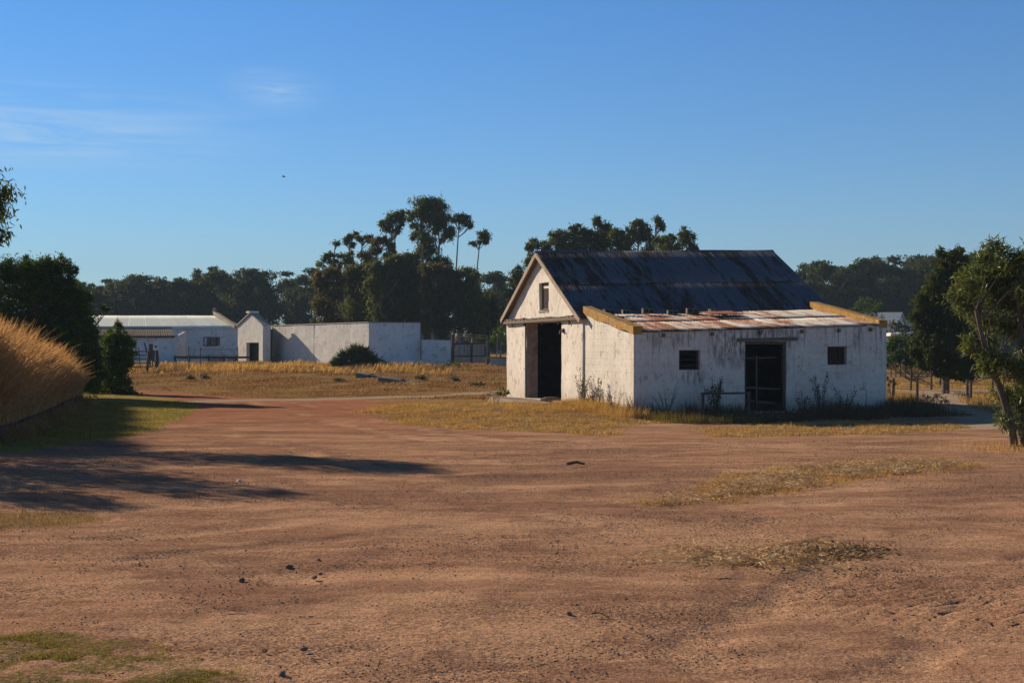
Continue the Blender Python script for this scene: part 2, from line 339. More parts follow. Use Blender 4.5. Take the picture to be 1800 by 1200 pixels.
def sheet_mat(name, paint, rust, dark, amt=(.5, .62), metal=.3, rough=.45, stretch=(2.2, .35, .35), fine=9):
    t = NT(name); a = t.attr('tone')
    v = t.mapped(stretch); n1 = t.noise(1.3, 6, .62, v); n2 = t.noise(fine, 5, .7, t.mapped((1.6, .35, .35)))
    s = t.math('ADD', n1, t.math('MULTIPLY', t.math('SUBTRACT', a[0], .5), .20))
    s = t.math('ADD', s, t.math('MULTIPLY', t.math('SUBTRACT', n2, .5), .22))
    f = t.ramp(s, amt[0], amt[1])
    pc = t.mix(t.math('MULTIPLY', a[1], .6), paint, tuple(x * .68 for x in paint)); pc = t.mix(t.ramp(n2, .35, .75), pc, tuple(x * .72 for x in paint))
    rc = t.mix(t.ramp(n2, .35, .6), rust, dark)
    t.base(t.mix(f, pc, rc)); t.l(t.ramp(f, 0, 1, metal, 0), t.b.inputs['Metallic']); t.l(t.ramp(f, 0, 1, rough, .9), t.b.inputs['Roughness'])
    t.bump(n2, .25, .01)
    return t.m
M = {}
M['ground'] = ground_mat()
M['barn_block'] = plaster_mat('barn_block', (.74, .66, .59), (.36, .27, .21), courses=.28, drips=.9, zt=3.0, stains=((3.7, 2.3, 1.1, .9, .9), (5.2, 2.8, 1.0, .35, .95), (2.3, 1.25, .6, .35, .8), (6.1, 2.6, .4, .5, .7), (8.75, 2.7, .25, .7, .8), (1.3, 2.6, .9, .5, .5))).m
M['barn_side'] = plaster_mat('barn_side', (.76, .72, .66), (.42, .34, .27), courses=.22, drips=.55, zt=3.5).m
M['barn_gable'] = plaster_mat('barn_gable', (.78, .73, .66), (.52, .43, .34), drips=.25, zt=3.4).m
M['far_wall'] = plaster_mat('far_wall', (.70, .68, .64), (.30, .28, .26), drips=.5, zt=4.2).m
M['far_wall_shade'] = plaster_mat('far_wall_shade', (.70, .71, .73), (.34, .34, .36), drips=.3, zt=4.2, courses=.25).m  # bluish copy of the far wall plaster, cool shade put into the colour
M['reveal'] = simple_mat('reveal', (.30, .19, .13), (.50, .38, .30), 5, .95, .8)
def yellow_mat():
    t = NT('yellow_paint'); n = t.noise(3, 5, .65, t.mapped((1, 1, .5))); c = t.mix(t.ramp(n, .3, .7), (.46, .25, .035), (.30, .16, .03)); c = t.mix(t.math('MULTIPLY', t.ramp(t.noise(5, 6, .75), .50, .62), .8), c, (.15, .09, .04)); c = t.mix(t.math('MULTIPLY', t.ramp(t.noise(3.3, 6, .75), .58, .63), .6), c, (.55, .47, .36))
    t.base(c); t.bump(n, .4, .02); return t.m
M['yellow'] = yellow_mat()
M['wood'] = simple_mat('wood', (.20, .145, .10), (.09, .065, .05), 6, .9, .6, (1, .3, 4))
M['wood_pale'] = simple_mat('wood_pale', (.42, .33, .25), (.22, .16, .12), 5, .9, .5, (1, 1, .3))
M['post'] = simple_mat('post', (.11, .085, .065), (.05, .04, .033), 8, .9, .5, (1, 1, .3))
M['iron'] = simple_mat('iron', (.05, .045, .045), (.11, .07, .05), 12, .7, .2)
M['pipe'] = simple_mat('pipe', (.33, .33, .34), (.20, .19, .18), 12, .5, .1, metallic=.4)
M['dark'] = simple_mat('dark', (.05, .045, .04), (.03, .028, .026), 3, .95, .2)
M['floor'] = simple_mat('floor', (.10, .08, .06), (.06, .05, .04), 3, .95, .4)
M['block'] = simple_mat('block', (.19, .17, .15), (.10, .09, .08), 9, .95, .6)
M['slab'] = simple_mat('slab', (.30, .24, .18), (.22, .18, .14), 3, .95, .5)
M['concrete'] = simple_mat('concrete', (.46, .42, .38), (.27, .24, .21), 2.5, .92, .4, (2, 2, .4))
M['main_roof'] = sheet_mat('main_roof', (.105, .12, .16), (.075, .045, .032), (.028, .02, .018), (.50, .60), metal=0, rough=.75)
M['lean_roof'] = sheet_mat('lean_roof', (.82, .78, .72), (.42, .15, .065), (.20, .08, .045), (.40, .57), metal=.0, rough=.55, fine=14)
M['pale_roof'] = sheet_mat('pale_roof', (.80, .88, .84), (.60, .64, .60), (.50, .50, .46), (.56, .8), metal=.0, rough=.9)
M['brown_roof'] = sheet_mat('brown_roof', (.045, .032, .024), (.06, .04, .028), (.03, .022, .018), (.45, .6), metal=0, rough=.9)
M['rust_sheet'] = sheet_mat('rust_sheet', (.36, .13, .07), (.30, .10, .05), (.22, .08, .045), (.4, .6), metal=0, rough=.85)
M['bark'] = simple_mat('bark', (.14, .10, .075), (.06, .045, .035), 6, .9, .6, (1, 1, .25))
M['gum_bark'] = simple_mat('gum_bark', (.34, .28, .23), (.14, .11, .09), 2, .8, .3, (1, 1, .3))
M['leaf_gum'] = foliage_mat('leaf_gum', (.095, .125, .036), (.16, .175, .055), .42, .35, spec=.1)
M['leaf_gum_brown'] = foliage_mat('leaf_gum_brown', (.15, .12, .055), (.105, .11, .042), .42, .5, spec=.1)
M['leaf_far'] = foliage_mat('leaf_far', (.062, .085, .032), (.105, .125, .045), .42, .12, spec=.08)
M['leaf_green'] = foliage_mat('leaf_green', (.060, .105, .018), (.12, .19, .028), .40, .8, spec=.12)
M['leaf_dark'] = foliage_mat('leaf_dark', (.060, .088, .024), (.10, .125, .034), .4, .8, spec=.12)
M['leaf_olean'] = foliage_mat('leaf_olean', (.11, .155, .045), (.19, .22, .075), .42, 1.5, .4, .35)
M['leaf_yucca'] = foliage_mat('leaf_yucca', (.045, .075, .030), (.065, .10, .040), .2, 1.5, .45)
M['leaf_weed'] = foliage_mat('leaf_weed', (.07, .09, .03), (.14, .12, .055), .3, 2)
M['weed_dry'] = foliage_mat('weed_dry', (.16, .10, .06), (.24, .17, .09), .3, 2, .9, .0, tint=(1, .95, .8))
M['grass_gold'] = foliage_mat('grass_gold', (.60, .35, .14), (.70, .50, .27), .50, .6, .8, .05, tint=(1.1, .95, .75))
M['grass_dry'] = foliage_mat('grass_dry', (.74, .49, .18), (.48, .29, .12), .40, .3, .85, .0, tint=(1.1, 1, .7))
M['seed'] = foliage_mat('seed', (.74, .52, .28), (.62, .40, .20), .45, .6, .8, .05, tint=(1.1, .95, .75))
M['grass_brown'] = foliage_mat('grass_brown', (.36, .20, .09), (.58, .41, .19), .3, .4, .85, .0, tint=(1.1, .95, .75))
M['grass_green'] = foliage_mat('grass_green', (.20, .20, .045), (.44, .34, .10), .35, 1.2, .8, .05)
M['straw'] = foliage_mat('straw', (.90, .66, .40), (.42, .26, .13), .2, 3, .85, .0, tint=(1, .95, .8))
M['hill'] = simple_mat('hill', (.012, .02, .014), (.022, .028, .018), .02, .95, .2)
M['stone'] = simple_mat('stone', (.20, .14, .115), (.12, .085, .07), 12, .9, .6)
M['brick'] = simple_mat('brick', (.24, .08, .045), (.16, .06, .04), 20, .9, .6)
M['stonewall'] = simple_mat('stonewall', (.16, .08, .055), (.07, .04, .032), 4, .95, .8)
M['white'] = simple_mat('white', (.72, .70, .66), (.58, .56, .52), 6, .8, .2)
M['blue_roof'] = simple_mat('blue_roof', (.30, .36, .42), (.24, .29, .36), 2, .5, .1)

# ------------------------------------------------------------------ ground sheet (road faces split off as their own object)
def build_ground():
    def grade(a, b, st): return np.arange(a, b, st)
    xi = np.concatenate([grade(0, 5, .07), grade(5, 14, .16), grade(14, 26, .4)])
    g = [26.]
    while g[-1] < 1600: g.append(g[-1] * 1.07 + .3)
    xp = np.concatenate([xi, g]); xs = np.concatenate([-xp[:0:-1], xp])
    ys = np.concatenate([[-60, -30, -15, -6, 0, 3, 5], grade(6.5, 15, .055), grade(15, 28, .12), grade(28, 72, .26), grade(72, 125, .8)])
    g = [125.]
    while g[-1] < 2600: g.append(g[-1] * 1.06)
    ys = np.concatenate([ys, g])
    X, Y = np.meshgrid(xs, ys); H = hz(X, Y)
    z = zones(X, Y); near = sstep(75, 20, Y) * sstep(30, 15, np.abs(X))
    loose = .4 + .6 * np.clip(z['straw'] + z['dry'] + z['green'], 0, 1)
    H = H + near * (.045 * (fbm(X * .8, Y * .8, 71, 3) - .5) + .018 * (fbm(X * 3.1, Y * 3.1, 73, 3) - .5) * loose * 1.6 + .009 * (fbm(X * 9, Y * 9, 79, 3) - .5) * sstep(26, 10, Y))
    # hoof-churned ground at the bottom left, soft ruts at the bottom right
    ch = sstep(13, 9, Y) * sstep(1.5, -1.5, X); H = H + ch * .03 * (fbm(X * 6, Y * 6, 83, 2) - .5)
    cx, cy = ground_at(1640, 1060)[:2]; rr = np.hypot(X - cx - 1.4, (Y - cy + 1.6)); rut = sstep(1.5, .4, np.hypot((X - cx) / 1.2, (Y - cy) / 1.4)); H = H + rut * .018 * np.sin(rr * 42)
    H = H + .05 * np.exp(-(sdist(X, Y, Z['strawD']) - .5) ** 2 / .35) * (Y < 20) * near * .8
    V = np.stack([X, Y, H], -1).reshape(-1, 3); ny, nx = X.shape
    i = np.arange(ny - 1)[:, None] * nx; j = np.arange(nx - 1)[None]
    F = np.stack([i + j, i + j + 1, i + nx + j + 1, i + nx + j], -1).reshape(-1, 4)
    road = (sstep(33, 36, Y) * (X < -1.0 + (Y - 36) * .0) * (z['lawn'] < .5) * (z['dry'] < .5) * (Y < 100) * (X > -60) > .5) | (z['path'] > .6)
    rf = road.ravel()[F].sum(1) >= 3
    def track(pts, wd, sp=.0):
        P = poly_g(pts); d = np.full(X.shape, 1e9)
        for q in range(len(P) - 1):
            ax, ay = P[q]; ex, ey = P[q + 1] - P[q]; t_ = np.clip(((X - ax) * ex + (Y - ay) * ey) / (ex * ex + ey * ey), 0, 1); d = np.minimum(d, np.hypot(X - ax - t_ * ex, Y - ay - t_ * ey))
        d = d + (fbm(X * 2, Y * 2, 131, 3) - .5) * .35
        return sstep(wd, wd * .35, np.abs(d - sp))
    T = np.zeros(X.shape); Dk = np.zeros(X.shape)
    for pts in ([(470, 705), (600, 735), (820, 775), (1200, 792), (1500, 788), (1900, 770)], [(300, 745), (480, 800), (800, 880), (1250, 905), (1900, 870)], [(-100, 975), (250, 960), (560, 930), (900, 905)], [(1400, 1150), (1560, 1040), (1640, 980), (1900, 930)]):
        T = np.maximum(T, track(pts, .32, .75)); Dk = np.maximum(Dk, track(pts, .5, .1) * .55); Dk = np.maximum(Dk, track(pts, .3, 1.3) * .8)
    br = (.25 + .75 * sstep(.38, .6, fbm(X * .7, Y * .45, 141, 4))); T *= br; Dk *= (.3 + .7 * sstep(.4, .6, fbm(X * 1.1, Y * .6, 151, 4)))
    Dk = np.maximum(Dk, .85 * sstep(.52, .66, fbm(X * .45, Y * .8, 161, 5)) * (Y < 45)); T = np.maximum(T, .8 * sstep(.53, .68, fbm(X * .5 + 9, Y * .7, 171, 4)) * (Y < 45))
    V[:, 2] -= (.03 * T * near).ravel()
    cC = np.stack([T, Dk], -1).reshape(-1, 2)
    cA = np.stack([z['lawn'], z['dry'], z['straw']], -1).reshape(-1, 3); cB = np.stack([z['red'], z['path'], z['green']], -1).reshape(-1, 3)
    for nm, sel in (('ground', ~rf), ('dirt_road', rf)):
        f = F[sel]; u, inv = np.unique(f, return_inverse=True)
        o = mesh(nm, V[u], inv.reshape(f.shape), M['ground'], smooth=True, col={'zoneA': cA[u], 'zoneB': cB[u], 'zoneC': cC[u]}); tag(o, kind='structure')
build_ground()

# ------------------------------------------------------------------ barn (local frame: x along the shaded long wall, y back, z up from the ground)
TH = R(17.0); BX, BY, BZ = (1114 - 900) / FPX * 47.0, 47.0, -.30
barn = empty('barn', (BX, BY, BZ), 'old white barn with dark steep iron roof and rusty lean-to roof', 'barn', rz=TH)
def wfb(x, y, z):
    """barn local -> world"""
    return (BX + x * math.cos(TH) - y * math.sin(TH), BY + x * math.sin(TH) + y * math.cos(TH), BZ + z)
LW = 9.93
def dn(p, a):
    x, y, z = p[:, 0], p[:, 1], p[:, 2]
    q = p.copy(); q[:, 0] += a * (vn(y * 1.3 + 5, z * 1.3 + x * .7, 3) - .5) * 2; q[:, 1] += a * (vn(x * 1.3 + 9, z * 1.3 + y * .7, 4) - .5) * 2; q[:, 2] += a * .5 * (vn(x * 1.7, y * 1.7 + z, 6) - .5) * 2
    q[:, 0] += a * .5 * (vn(y * 6, z * 6 + x, 13) - .5); q[:, 1] += a * .5 * (vn(x * 6, z * 6 + y, 14) - .5)
    return q
def wall(name, parent, mat, p0, p1, thick, z0, top, opens=(), cell=.28, jit=.014, knots=(), rough=()):
    """wall from p0 to p1 (2D), thickness toward thick (2D vector), top(t) height function, openings (t0,t1,z0,z1)"""
    p0 = np.array(p0, float); p1 = np.array(p1, float); L = np.linalg.norm(p1 - p0); d = (p1 - p0) / L; th = np.array(thick, float)
    ts = sorted({0., L, *knots, *[o[0] for o in opens], *[o[1] for o in opens]})
    tt = []
    for a, b in zip(ts[:-1], ts[1:]):
        k = max(1, round((b - a) / cell)); tt += [a + (b - a) * i / k for i in range(k)]
    tt.append(L); tmax = max(top(t) for t in tt)
    zs = sorted({z0, tmax, *[o[2] for o in opens if o[2] > z0], *[o[3] for o in opens]}); zz = []
    for a, b in zip(zs[:-1], zs[1:]):
        k = max(1, round((b - a) / cell)); zz += [a + (b - a) * i / k for i in range(k)]
    zz.append(tmax); nt_, nz_ = len(tt) - 1, len(zz) - 1
    def solid(i, j):
        if i < 0 or j < 0 or i >= nt_ or j >= nz_: return False
        tm = (tt[i] + tt[i + 1]) / 2
        if zz[j] >= max(top(tt[i]), top(tt[i + 1])) - 1e-6: return False
        zm = (zz[j] + min(zz[j + 1], top(tm))) / 2
        return not any(o[0] < tm < o[1] and o[2] < zm < o[3] for o in opens)
    V = []; F = []; idx = {}
    def vid(i, j, s):
        z = min(zz[j], top(tt[i])); key = (i, round(z, 5), s)
        if key not in idx:
            q = p0 + d * tt[i] + th * s; idx[key] = len(V); V.append((q[0], q[1], z))
        return idx[key]
    for i in range(nt_):
        for j in range(nz_):
            if not solid(i, j): continue
            a, b, c, e = vid(i, j, 0), vid(i + 1, j, 0), vid(i + 1, j + 1, 0), vid(i, j + 1, 0)
            A, B, C, E_ = vid(i, j, 1), vid(i + 1, j, 1), vid(i + 1, j + 1, 1), vid(i, j + 1, 1)
            fs = [(a, b, c, e), (B, A, E_, C)]
            if not solid(i - 1, j): fs.append((A, a, e, E_))
            if not solid(i + 1, j): fs.append((b, B, C, c))
            if not solid(i, j - 1): fs.append((A, B, b, a))
            if not solid(i, j + 1): fs.append((e, c, C, E_))
            for f in fs:
                g = []
                for q in f:
                    if q not in g: g.append(q)
                if len(g) > 2: F.append(tuple(g))
    P = dn(np.array(V), jit) if jit else np.array(V)
    return mesh(name, P, F, mat, parent)
RISE = .028
# long shaded wall
w1 = (1.70, 2.50, 1.51, 2.20); dr = (4.21, 5.85, .02, 2.50); w2 = (7.51, 8.30, 1.66, 2.32)
wall('front_wall', barn, M['barn_block'], (0, 0), (LW, 0), (0, .33), -.5, lambda t: 2.80 + RISE * t, [w1, dr, w2], jit=.012)
# lean-to end walls, raised as parapets with yellow paint
ptop = lambda L: float(np.interp(L, [0, .5, 1.5, 3, 4.3, 5.1], [3.02, 3.10, 3.26, 3.52, 3.72, 3.86]))
wall('end_wall', barn, M['barn_side'], (0, 5.03), (0, .33), (.30, 0), -.5, lambda t: ptop(5.03 - t) - .32, jit=.012)
def parapet(x0, x1, dz, extra=0):
    ys = np.linspace(-.02, 5.02, 22); mb = MB()
    rows = []
    for y in ys:
        tz = ptop(y) + dz; bz = tz - .27 - .012 * y + .03 * math.sin(y * 3.1) + .03 * (vn(y * 4., 1., 3) - .5)
        rows.append([(x0, y, bz), (x1, y, bz), (x1 + .01, y, tz), (x0 - .01, y, tz)])
    v = [p for r in rows for p in r]; f = []
    for i in range(len(rows) - 1):
        for k in range(4): f.append((i * 4 + k, i * 4 + (k + 1) % 4, i * 4 + 4 + (k + 1) % 4, i * 4 + 4 + k))
    f += [(3, 2, 1, 0), tuple(len(v) - 4 + k for k in range(4))]; mb.add(v, f); return mb
parapet(-.022, .31, 0).build('yellow_parapet', M['yellow'], barn)
wall('end_wall', barn, M['barn_block'], (LW, .33), (LW, 5.0), (-.30, 0), -.5, lambda t: ptop(t + .33) - .34 + .2, jit=.01)
parapet(LW - .31, LW + .02, .26).build('yellow_parapet', M['yellow'], barn)
# main gable (faces left), with the big door opening and loft window
EV, AP = 3.50, 6.12
gt = lambda L: float(np.interp(L, [4.96, 9.95, 14.9], [EV, AP, EV]))
door = (14.9 - 12.0, 14.9 - 7.42, .12, 3.30); loft = (14.9 - 10.22, 14.9 - 9.0, 3.80, 4.93)
wall('gable_wall', barn, M['barn_gable'], (-.07, 14.9), (-.07, 4.97), (.50, 0), -.5, lambda t: gt(14.9 - t), [door, loft], jit=.022, knots=(14.9 - 9.95,))
wall('gable_wall', barn, M['barn_side'], (LW, 4.97), (LW, 14.9), (-.4, 0), -.5, lambda t: gt(4.97 + t) + .26, jit=.01, knots=(4.98,))
wall('rear_wall', barn, M['barn_side'], (LW - .4, 14.9), (.45, 14.9), (0, -.4), -.5, lambda t: 3.5 + RISE * (LW - t), jit=.01)
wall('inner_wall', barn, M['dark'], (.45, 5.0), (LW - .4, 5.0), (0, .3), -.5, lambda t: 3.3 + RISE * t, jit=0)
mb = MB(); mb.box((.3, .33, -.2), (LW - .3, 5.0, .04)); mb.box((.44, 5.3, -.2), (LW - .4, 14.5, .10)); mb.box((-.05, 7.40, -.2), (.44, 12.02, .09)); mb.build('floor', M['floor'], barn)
mb = MB(); mb.box((LW - .46, 5.4, .1), (LW - .42, 14.44, 3.7)); mb.box((.6, 14.42, .1), (LW - .46, 14.46, 3.4)); mb.box((.45, 5.36, .1), (LW - .46, 5.40, 3.4)); mb.build('shade_lining', M['dark'], barn)  # near-black sheets inside the walls, painting in the shade behind the doorway
# brick-rough jambs of the big opening
def jamb(y, sgn):
    k = 26; v = []; zs = np.linspace(.10, 3.28, k)
    for i, z in enumerate(zs):
        for j, x in enumerate(np.linspace(-.05, .42, 6)):
            dd = .012 + .055 * abs(float(vn(z * 5 + y, x * 7 + 3, 21))) + .04 * float(vn(z * 1.3, x * 2, 22)); v.append((x, y + sgn * dd, z))
    f = [(i * 6 + j, i * 6 + j + 1, i * 6 + j + 7, i * 6 + j + 6) for i in range(k - 1) for j in range(5)]
    return mesh('door_jamb', v, f, M['reveal'], barn)
jamb(12.0, -1); jamb(7.42, 1)
# corrugated sheets
def corr(name, parent, mat, A, B, C_, D, rows=2, sheetw=.76, period=.127, amp=.011, seed=1, ragged=.03, lift=.012, thick=True):
    """A eave-left, B eave-right, C ridge-right, D ridge-left"""
    A, B, C_, D = [np.array(p, float) for p in (A, B, C_, D)]; W = np.linalg.norm(B - A); Ls = np.linalg.norm(D - A)
    nrm = np.cross(B - A, D - A); nrm /= np.linalg.norm(nrm); rs = random.Random(seed); V = []; F = []; C = []
    ns = max(1, round(W / sheetw))
    for r in range(rows):
        for s in range(ns):
            u0, u1 = s / ns, (s + 1) / ns; nu = max(8, int((u1 - u0) * W / period * 6)); s0 = r / rows - (.02 if r else 0); s1 = (r + 1) / rows
            e0 = rs.uniform(-ragged, ragged) / Ls; lf = rs.uniform(0, lift); tilt = rs.uniform(-.008, .008); tone = rs.random(); tone2 = rs.random(); b = len(V)
            nv = 5
            for iv in range(nv):
                sv = s0 + e0 * (1 if r == 0 else .4) + (s1 - s0 - e0 * (1 if r == 0 else .4)) * iv / (nv - 1)
                for iu in range(nu + 1):
                    u = u0 + (u1 - u0) * iu / nu * 1.02; p = (A * (1 - u) + B * u) * (1 - sv) + (D * (1 - u) + C_ * u) * sv
                    h = amp * math.sin(2 * math.pi * u * W / period) + lf + r * .0 + (.018 if r else 0) * (1 - (sv - s0) / (s1 - s0)) + tilt * (iu / nu - .5)
                    h += .02 * (float(vn(u * W * .6, sv * Ls * .6, seed)) - .5)
                    V.append(p + nrm * h); C.append((tone, tone2, 0))
            for iv in range(nv - 1):
                for iu in range(nu): q = b + iv * (nu + 1) + iu; F.append((q, q + 1, q + nu + 2, q + nu + 1))
    o = mesh(name, V, F, mat, parent, smooth=True, col={'tone': C})
    if thick:
        m = o.modifiers.new('sheet', 'SOLIDIFY'); m.thickness = .004; m.offset = -1
    return o
OX = -.32
rf = corr('main_roof', barn, M['main_roof'], (OX, 4.62, EV - .14), (LW + .62, 4.62, EV - .14 + .30), (LW + .62, 9.95, AP + .10 + .28), (OX, 9.95, AP + .10), rows=2, seed=3, ragged=.02)
corr('main_roof', barn, M['main_roof'], (LW + .62, 15.02, EV - .0 + .30), (OX, 15.02, EV - .0), (OX, 9.95, AP + .10), (LW + .62, 9.95, AP + .10 + .28), rows=2, seed=4)
mb = MB(); rp = [(x, 9.95, AP + .115 + .28 * (x - OX) / (LW + 1.14) + .02 * math.sin(x * 1.1) - .03 * math.sin(math.pi * (x - OX) / (LW + 1.14))) for x in np.linspace(OX - .02, LW + .64, 16)]
v = []
for p in rp: v += [(p[0], p[1] - .17, p[2] - .075), (p[0], p[1], p[2] + .03), (p[0], p[1] + .17, p[2] - .075), (p[0], p[1], p[2] - .0)]
mb.add(v, [(i * 4 + k, i * 4 + (k + 1) % 4, i * 4 + 4 + (k + 1) % 4, i * 4 + 4 + k) for i in range(15) for k in range(4)]); o = mb.build('ridge_cap', M['main_roof'], barn)
corr('lean_to_roof', barn, M['lean_roof'], (.30, -.14, 2.83), (LW - .30, -.14, 2.83 + RISE * LW), (LW - .30, 4.98, 3.50 + RISE * LW), (.30, 4.98, 3.52), rows=2, seed=9, ragged=.05, lift=.02, amp=.014)
# gable timber
def rake(a, b, mat, wd=.05, ht=.19): mb = MB(); mb.beam(a, b, wd, ht); return mb.build('bargeboard', mat, barn, bevel=.006)
rake((OX, 4.60, EV - .22), (OX, 9.95, AP - .02), M['wood_pale']); rake((OX, 15.02, EV - .08), (OX, 9.96, AP - .02), M['wood_pale'])
mb = MB(); mb.beam((OX + .15, 4.85, EV - .14), (OX + .15, 9.9, AP - .03), .22, .02); mb.beam((OX + .15, 14.95, EV - .08), (OX + .15, 9.99, AP - .03), .22, .02); mb.build('soffit', M['wood'], barn)
mb = MB(); mb.beam((-.17, 4.86, 3.395), (-.17, 14.96, 3.36), .22, .12); mb.beam((-.12, 4.9, 3.47), (-.12, 14.9, 3.44), .16, .06)
for k in range(22): y = 5.2 + k * .44; mb.box((-.27, y, 3.44), (-.1, y + random.uniform(.15, .4), 3.46 + random.uniform(.01, .06)), j=.015)
mb.build('gable_beam', M['wood'], barn)
for y in (6.3, 7.6, 9.6, 12.1, 13.8): mb = MB(); mb.beam((-.14, y, 3.32), (-.14, y + .02, 3.12 + .1 * random.random()), .06, .05); mb.build('beam_bracket', M['wood'], barn)
mb = MB(); mb.beam((-.10, 12.0, .12), (-.10, 12.02, 3.3), .05, .05); mb.build('door_post', M['iron'], barn)
mb = MB(); mb.tube([(-.08, 7.1, 2.9), (-.25, 7.05, 2.95), (-.30, 7.0, 2.80)], .02, 6); mb.box((-.16, 7.02, 2.85), (-.07, 7.16, 3.02)); mb.build('door_hook', M['iron'], barn)
def frame(name, x0, x1, z0, z1, y, mat, t=.05, d=.07, plane='y', parent=barn):
    mb = MB()
    def bx(a0, a1, b0, b1):
        if plane == 'y': mb.box((a0, y, b0), (a1, y + d, b1), j=.003)
        else: mb.box((y, a0, b0), (y + d, a1, b1), j=.003)
    bx(x0, x0 + t, z0, z1); bx(x1 - t, x1, z0, z1); bx(x0 + t, x1 - t, z1 - t, z1); bx(x0 + t, x1 - t, z0, z0 + t)
    return mb.build(name, mat, parent)
f = frame('loft_window', 9.02, 10.2, 3.83, 4.91, .04, M['wood'], plane='x'); mb = MB(); mb.box((.06, 9.1, 4.70), (.09, 10.12, 4.80), j=.01); mb.build('shutter_board', M['white'], f); mb = MB(); mb.box((.05, 9.1, 3.88), (.09, 9.42, 4.16), j=.02); mb.build('shutter_board', M['wood_pale'], f)
mb = MB(); mb.box((-.10, 8.98, 3.70), (.2, 10.24, 3.795), j=.01); mb.build('window_sill', M['slab'], f)
for (a, nb) in ((w1, 0), (w2, 7)):
    f = frame('window_frame', a[0] + .01, a[1] - .01, a[2] + .01, a[3] - .01, .16, M['post'], t=.035)
    mb = MB()
    if nb:
        for k in range(nb): x = a[0] + (a[1] - a[0]) * (k + .7) / (nb + .4); mb.beam((x, .14, a[2] + .04), (x, .14, a[3] - .04), .022, .022)
    else:
        for k in range(3): z = a[2] + (a[3] - a[2]) * (k + .7) / 3.4; mb.beam((a[0] + .04, .26, z), (a[1] - .04, .26, z + .01), .02, .035)
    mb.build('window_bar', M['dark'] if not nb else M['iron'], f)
    mb = MB(); mb.box((a[0] - .14, -.025, a[3] + .02), (a[1] + .22, .1, a[3] + .11), j=.012); mb.build('window_lintel', M['barn_block'], barn)
mb = MB(); mb.beam((dr[0] - .30, -.02, dr[3] + .05), (dr[1] + .42, -.02, dr[3] + .10), .12, .12); mb.build('door_lintel', M['wood'], barn)
mb = MB(); mb.box((dr[0] + .0, .05, .03), (dr[0] + .07, .20, 2.48), j=.004); mb.box((dr[1] - .09, .05, .03), (dr[1] - .002, .20, 2.48), j=.004); mb.box((dr[0] + .07, .05, 2.40), (dr[1] - .09, .20, 2.495), j=.004); mb.build('door_frame', M['iron'], barn)
mb = MB(); mb.beam((dr[0] + .05, .28, .85), (dr[0] + .7, .28, .86), .04, .07); mb.beam((dr[0] + .62, .30, .05), (dr[0] + .60, .30, 2.0), .06, .08); mb.beam((dr[0] + .66, .28, .84), (dr[1] - .1, .28, .80), .04, .06)
mb.beam((dr[0] + .05, .36, .42), (dr[1] - .25, .36, .28), .04, .09); mb.beam((dr[0] + .05, .36, 1.9), (dr[1] - .2, .40, 1.93), .04, .05); mb.build('stall_rail', M['iron'], barn)
# rafter stubs under the eave
for x in (1.05, 2.9, 4.75, 6.4, 7.9, 9.2):
    mb = MB(); mb.box((x, -.10, 2.62 + RISE * x), (x + .09, .02, 2.74 + RISE * x), j=.008); mb.build('rafter_end', M['wood'], barn)
# old drum seen inside the dark doorway
t = empty('oil_drum', wfb(2.6, 8.6, .10), 'pale dented drum standing inside the dark barn doorway', 'drum')
mb = MB(); mb.tube([(0, 0, 0), (0, 0, .02), (0, 0, .28), (0, 0, .30), (0, 0, .32), (0, 0, .56), (0, 0, .58), (0, 0, .60), (0, 0, .86), (0, 0, .88)], [.30, .29, .29, .305, .29, .29, .305, .29, .29, .30], 20); mb.build('drum_body', M['pipe'], t, smooth=False)
mb = MB(); mb.tube([(0, 0, .885), (0, 0, .905)], [.30, .30], 20); mb.build('lid', M['iron'], t)

# hollow blocks weighing down the top edge of the lean-to roof
def lean_z(x, y): return 2.83 + (y + .14) / 5.12 * .68 + RISE * x
blk = [(1070, 'leftmost of the hollow blocks, lying by the yellow parapet'), (1100, 'second hollow block from the yellow parapet on the roof'), (1139, 'large hollow block, third from the left on the roof edge'), (1182, 'low hollow block, fourth from the left on the roof edge'),
       (1217, 'tall hollow block, fifth from the left on the roof edge'), (1253, 'small hollow block, rightmost of the blocks on the lean-to roof')]
for i, (px, lb) in enumerate(blk):
    y = 4.35; r = (px - 900) / FPX; x = (r * (BY + math.cos(TH) * y) - BX + math.sin(TH) * y) / (math.cos(TH) - r * math.sin(TH)); wd = (.42, .28, .44, .40, .46, .30)[i]; h = (.20, .17, .20, .16, .22, .17)[i]
    bz = lean_z(x, y) + (.10 if i < 3 else .05)
    t = empty('hollow_block', wfb(x, y, bz - .03), lb, 'concrete block', 'hollow blocks weighing down the lean-to roof', rz=TH + R(random.uniform(-8, 8)))
    mb = MB(); a = wd / 2
    mb.box((-a, -.1, 0), (a, .12, .035)); mb.box((-a, -.1, h - .035), (a, .12, h))
    for q in (-a, -.02, a - .04): mb.box((q, -.1, .035), (q + .04, .12, h - .035))
    mb.build('block_shell', M['block'], t, bevel=.006)
    mb = MB(); mb.box((-a + .04, .08, .035), (-.02, .118, h - .035)); mb.box((.02, .08, .035), (a - .04, .118, h - .035)); mb.build('inner_web', M['block'], t)
t = corr('loose_sheet', None, M['rust_sheet'], (-.72, -.5, 0), (.75, -.42, .02), (.70, .55, .16), (-.70, .5, .12), rows=1, seed=5); t.location = wfb(5.05, 3.55, lean_z(5.05, 3.55) + .06); t.rotation_euler = (0, 0, TH + .05)
tag(t, 'loose rust red corrugated sheet lying on the lean-to roof', 'roof sheet')
